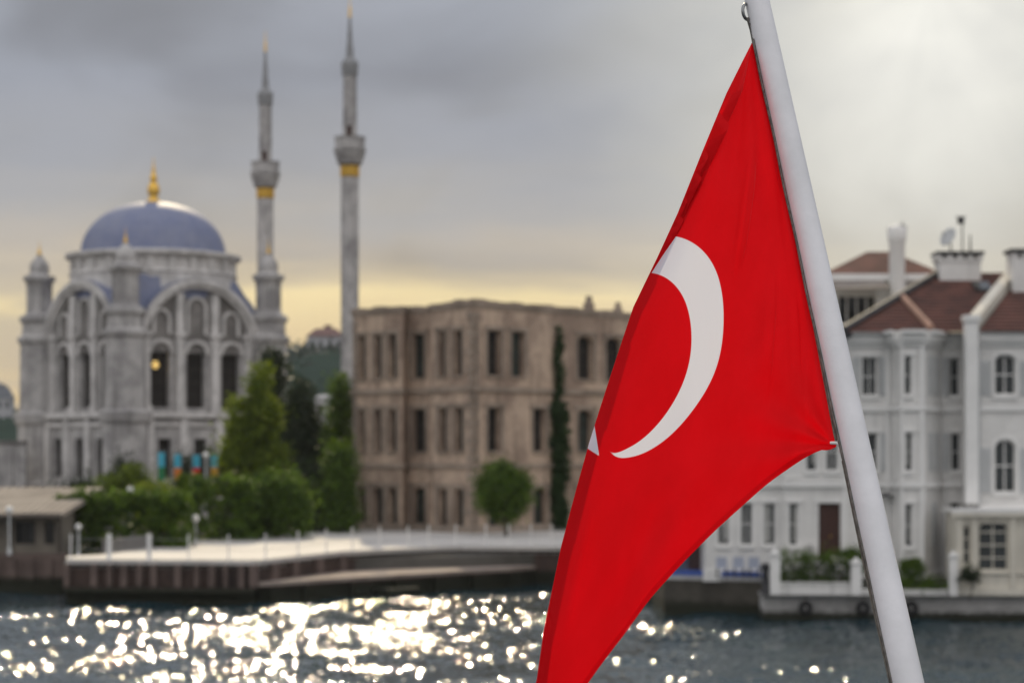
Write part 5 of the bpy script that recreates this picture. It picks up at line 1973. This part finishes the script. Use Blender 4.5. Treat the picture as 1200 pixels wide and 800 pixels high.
    t = NT(nt)
    out = t.n('ShaderNodeOutputMaterial')
    an = t.n('ShaderNodeAttribute')
    an.attribute_name = 'emblem'
    f = t.ss(an.outputs['Fac'], -.0012, .0012)
    tc = t.n('ShaderNodeTexCoord')
    wv = t.noise(t.mapping(tc.outputs['UV'], (1, 1, 1)), 7, 5, .6)
    red = t.mix(t.ss(wv, .3, .7), (.80, .0025, .008), (.74, .002, .006))
    col = t.mix(f, (.90, .90, .985), red)
    b = t.n('ShaderNodeBsdfPrincipled')
    t.link(col, b.inputs['Base Color'])
    b.inputs['Roughness'].default_value = .62
    b.inputs['Specular IOR Level'].default_value = .12
    b.inputs['Sheen Weight'].default_value = .22
    b.inputs['Sheen Roughness'].default_value = .35
    tr = t.n('ShaderNodeBsdfTranslucent')
    t.link(col, tr.inputs[0])
    ms = t.n('ShaderNodeMixShader')
    sp = t.n('ShaderNodeSeparateXYZ')
    t.link(tc.outputs['UV'], sp.inputs[0])
    hem = t.m('MAXIMUM', t.m('GREATER_THAN', sp.outputs[1], .984), t.m('MAXIMUM', t.m('LESS_THAN', sp.outputs[1], .016), t.m('LESS_THAN', sp.outputs[0], .018)))
    t.link(t.m('MULTIPLY_ADD', hem, -.20, .44), ms.inputs[0])   # hems are double cloth
    # woven threads
    uvm = tc.outputs['UV']
    w1 = t.n('ShaderNodeTexWave')
    w1.inputs['Scale'].default_value = 130
    t.link(uvm, w1.inputs[0])
    w2 = t.n('ShaderNodeTexWave', bands_direction='Y')
    w2.inputs['Scale'].default_value = 130
    t.link(uvm, w2.inputs[0])
    bp = t.n('ShaderNodeBump')
    bp.inputs['Strength'].default_value = .12
    bp.inputs['Distance'].default_value = .0004
    t.link(t.m('ADD', w1.outputs['Fac'], w2.outputs['Fac']), bp.inputs['Height'])
    t.link(bp.outputs[0], b.inputs['Normal'])
    t.link(b.outputs[0], ms.inputs[1])
    t.link(tr.outputs[0], ms.inputs[2])
    t.link(ms.outputs[0], out.inputs[0])
    me.materials.append(m)
    root = thing('flag', 'large red flag with white crescent and star hanging from the pole', 'flag', base)
    o = bpy.data.objects.new('cloth', me)
    COL.objects.link(o)
    o.parent = root
    # rope sewn into the hoist and the tie at the lower corner
    mb = MB()
    col0 = [Vector((float(x[i, 0]) + .001, float(D[i, 0]), float(z[i, 0]))) for i in range(0, nv, 8)]
    mb.tube(col0, .0022, 8)
    mb.build('hoist_rope', M_ROPE, root, smooth=True)
    mb = MB()
    e = col0[-1]
    s = 3.37 / F
    mb.tube([e + Vector((-7 * s, 0, 0)), e + Vector((0, -.004, 0)), e + Vector((6 * s, -.006, -6 * s))], [.0025, .003, .002], 8)
    mb.torus(e + Vector((6 * s, -.007, -9 * s)), (1, 0, 0), (0, 0, 1), 3 * s, .0014, 16, 6)
    mb.build('tie', M_WHITE_T, root, smooth=True)


build_flag()

# ------------------------------------------------------------------ thin sea air
hm = bpy.data.materials.new('sea_air')
hm.use_nodes = True
hm.node_tree.nodes.clear()
ht = NT(hm.node_tree)
ho = ht.n('ShaderNodeOutputMaterial')
hv = ht.n('ShaderNodeVolumePrincipled')
hv.inputs['Color'].default_value = (.86, .88, .92, 1)
hv.inputs['Density'].default_value = 0.00010
ht.link(hv.outputs[0], ho.inputs['Volume'])
mb = MB()
mb.box(-4200, 4200, -600, 9200, -3.5, 52)
o = mb.build('haze', hm)
o['kind'] = 'stuff'
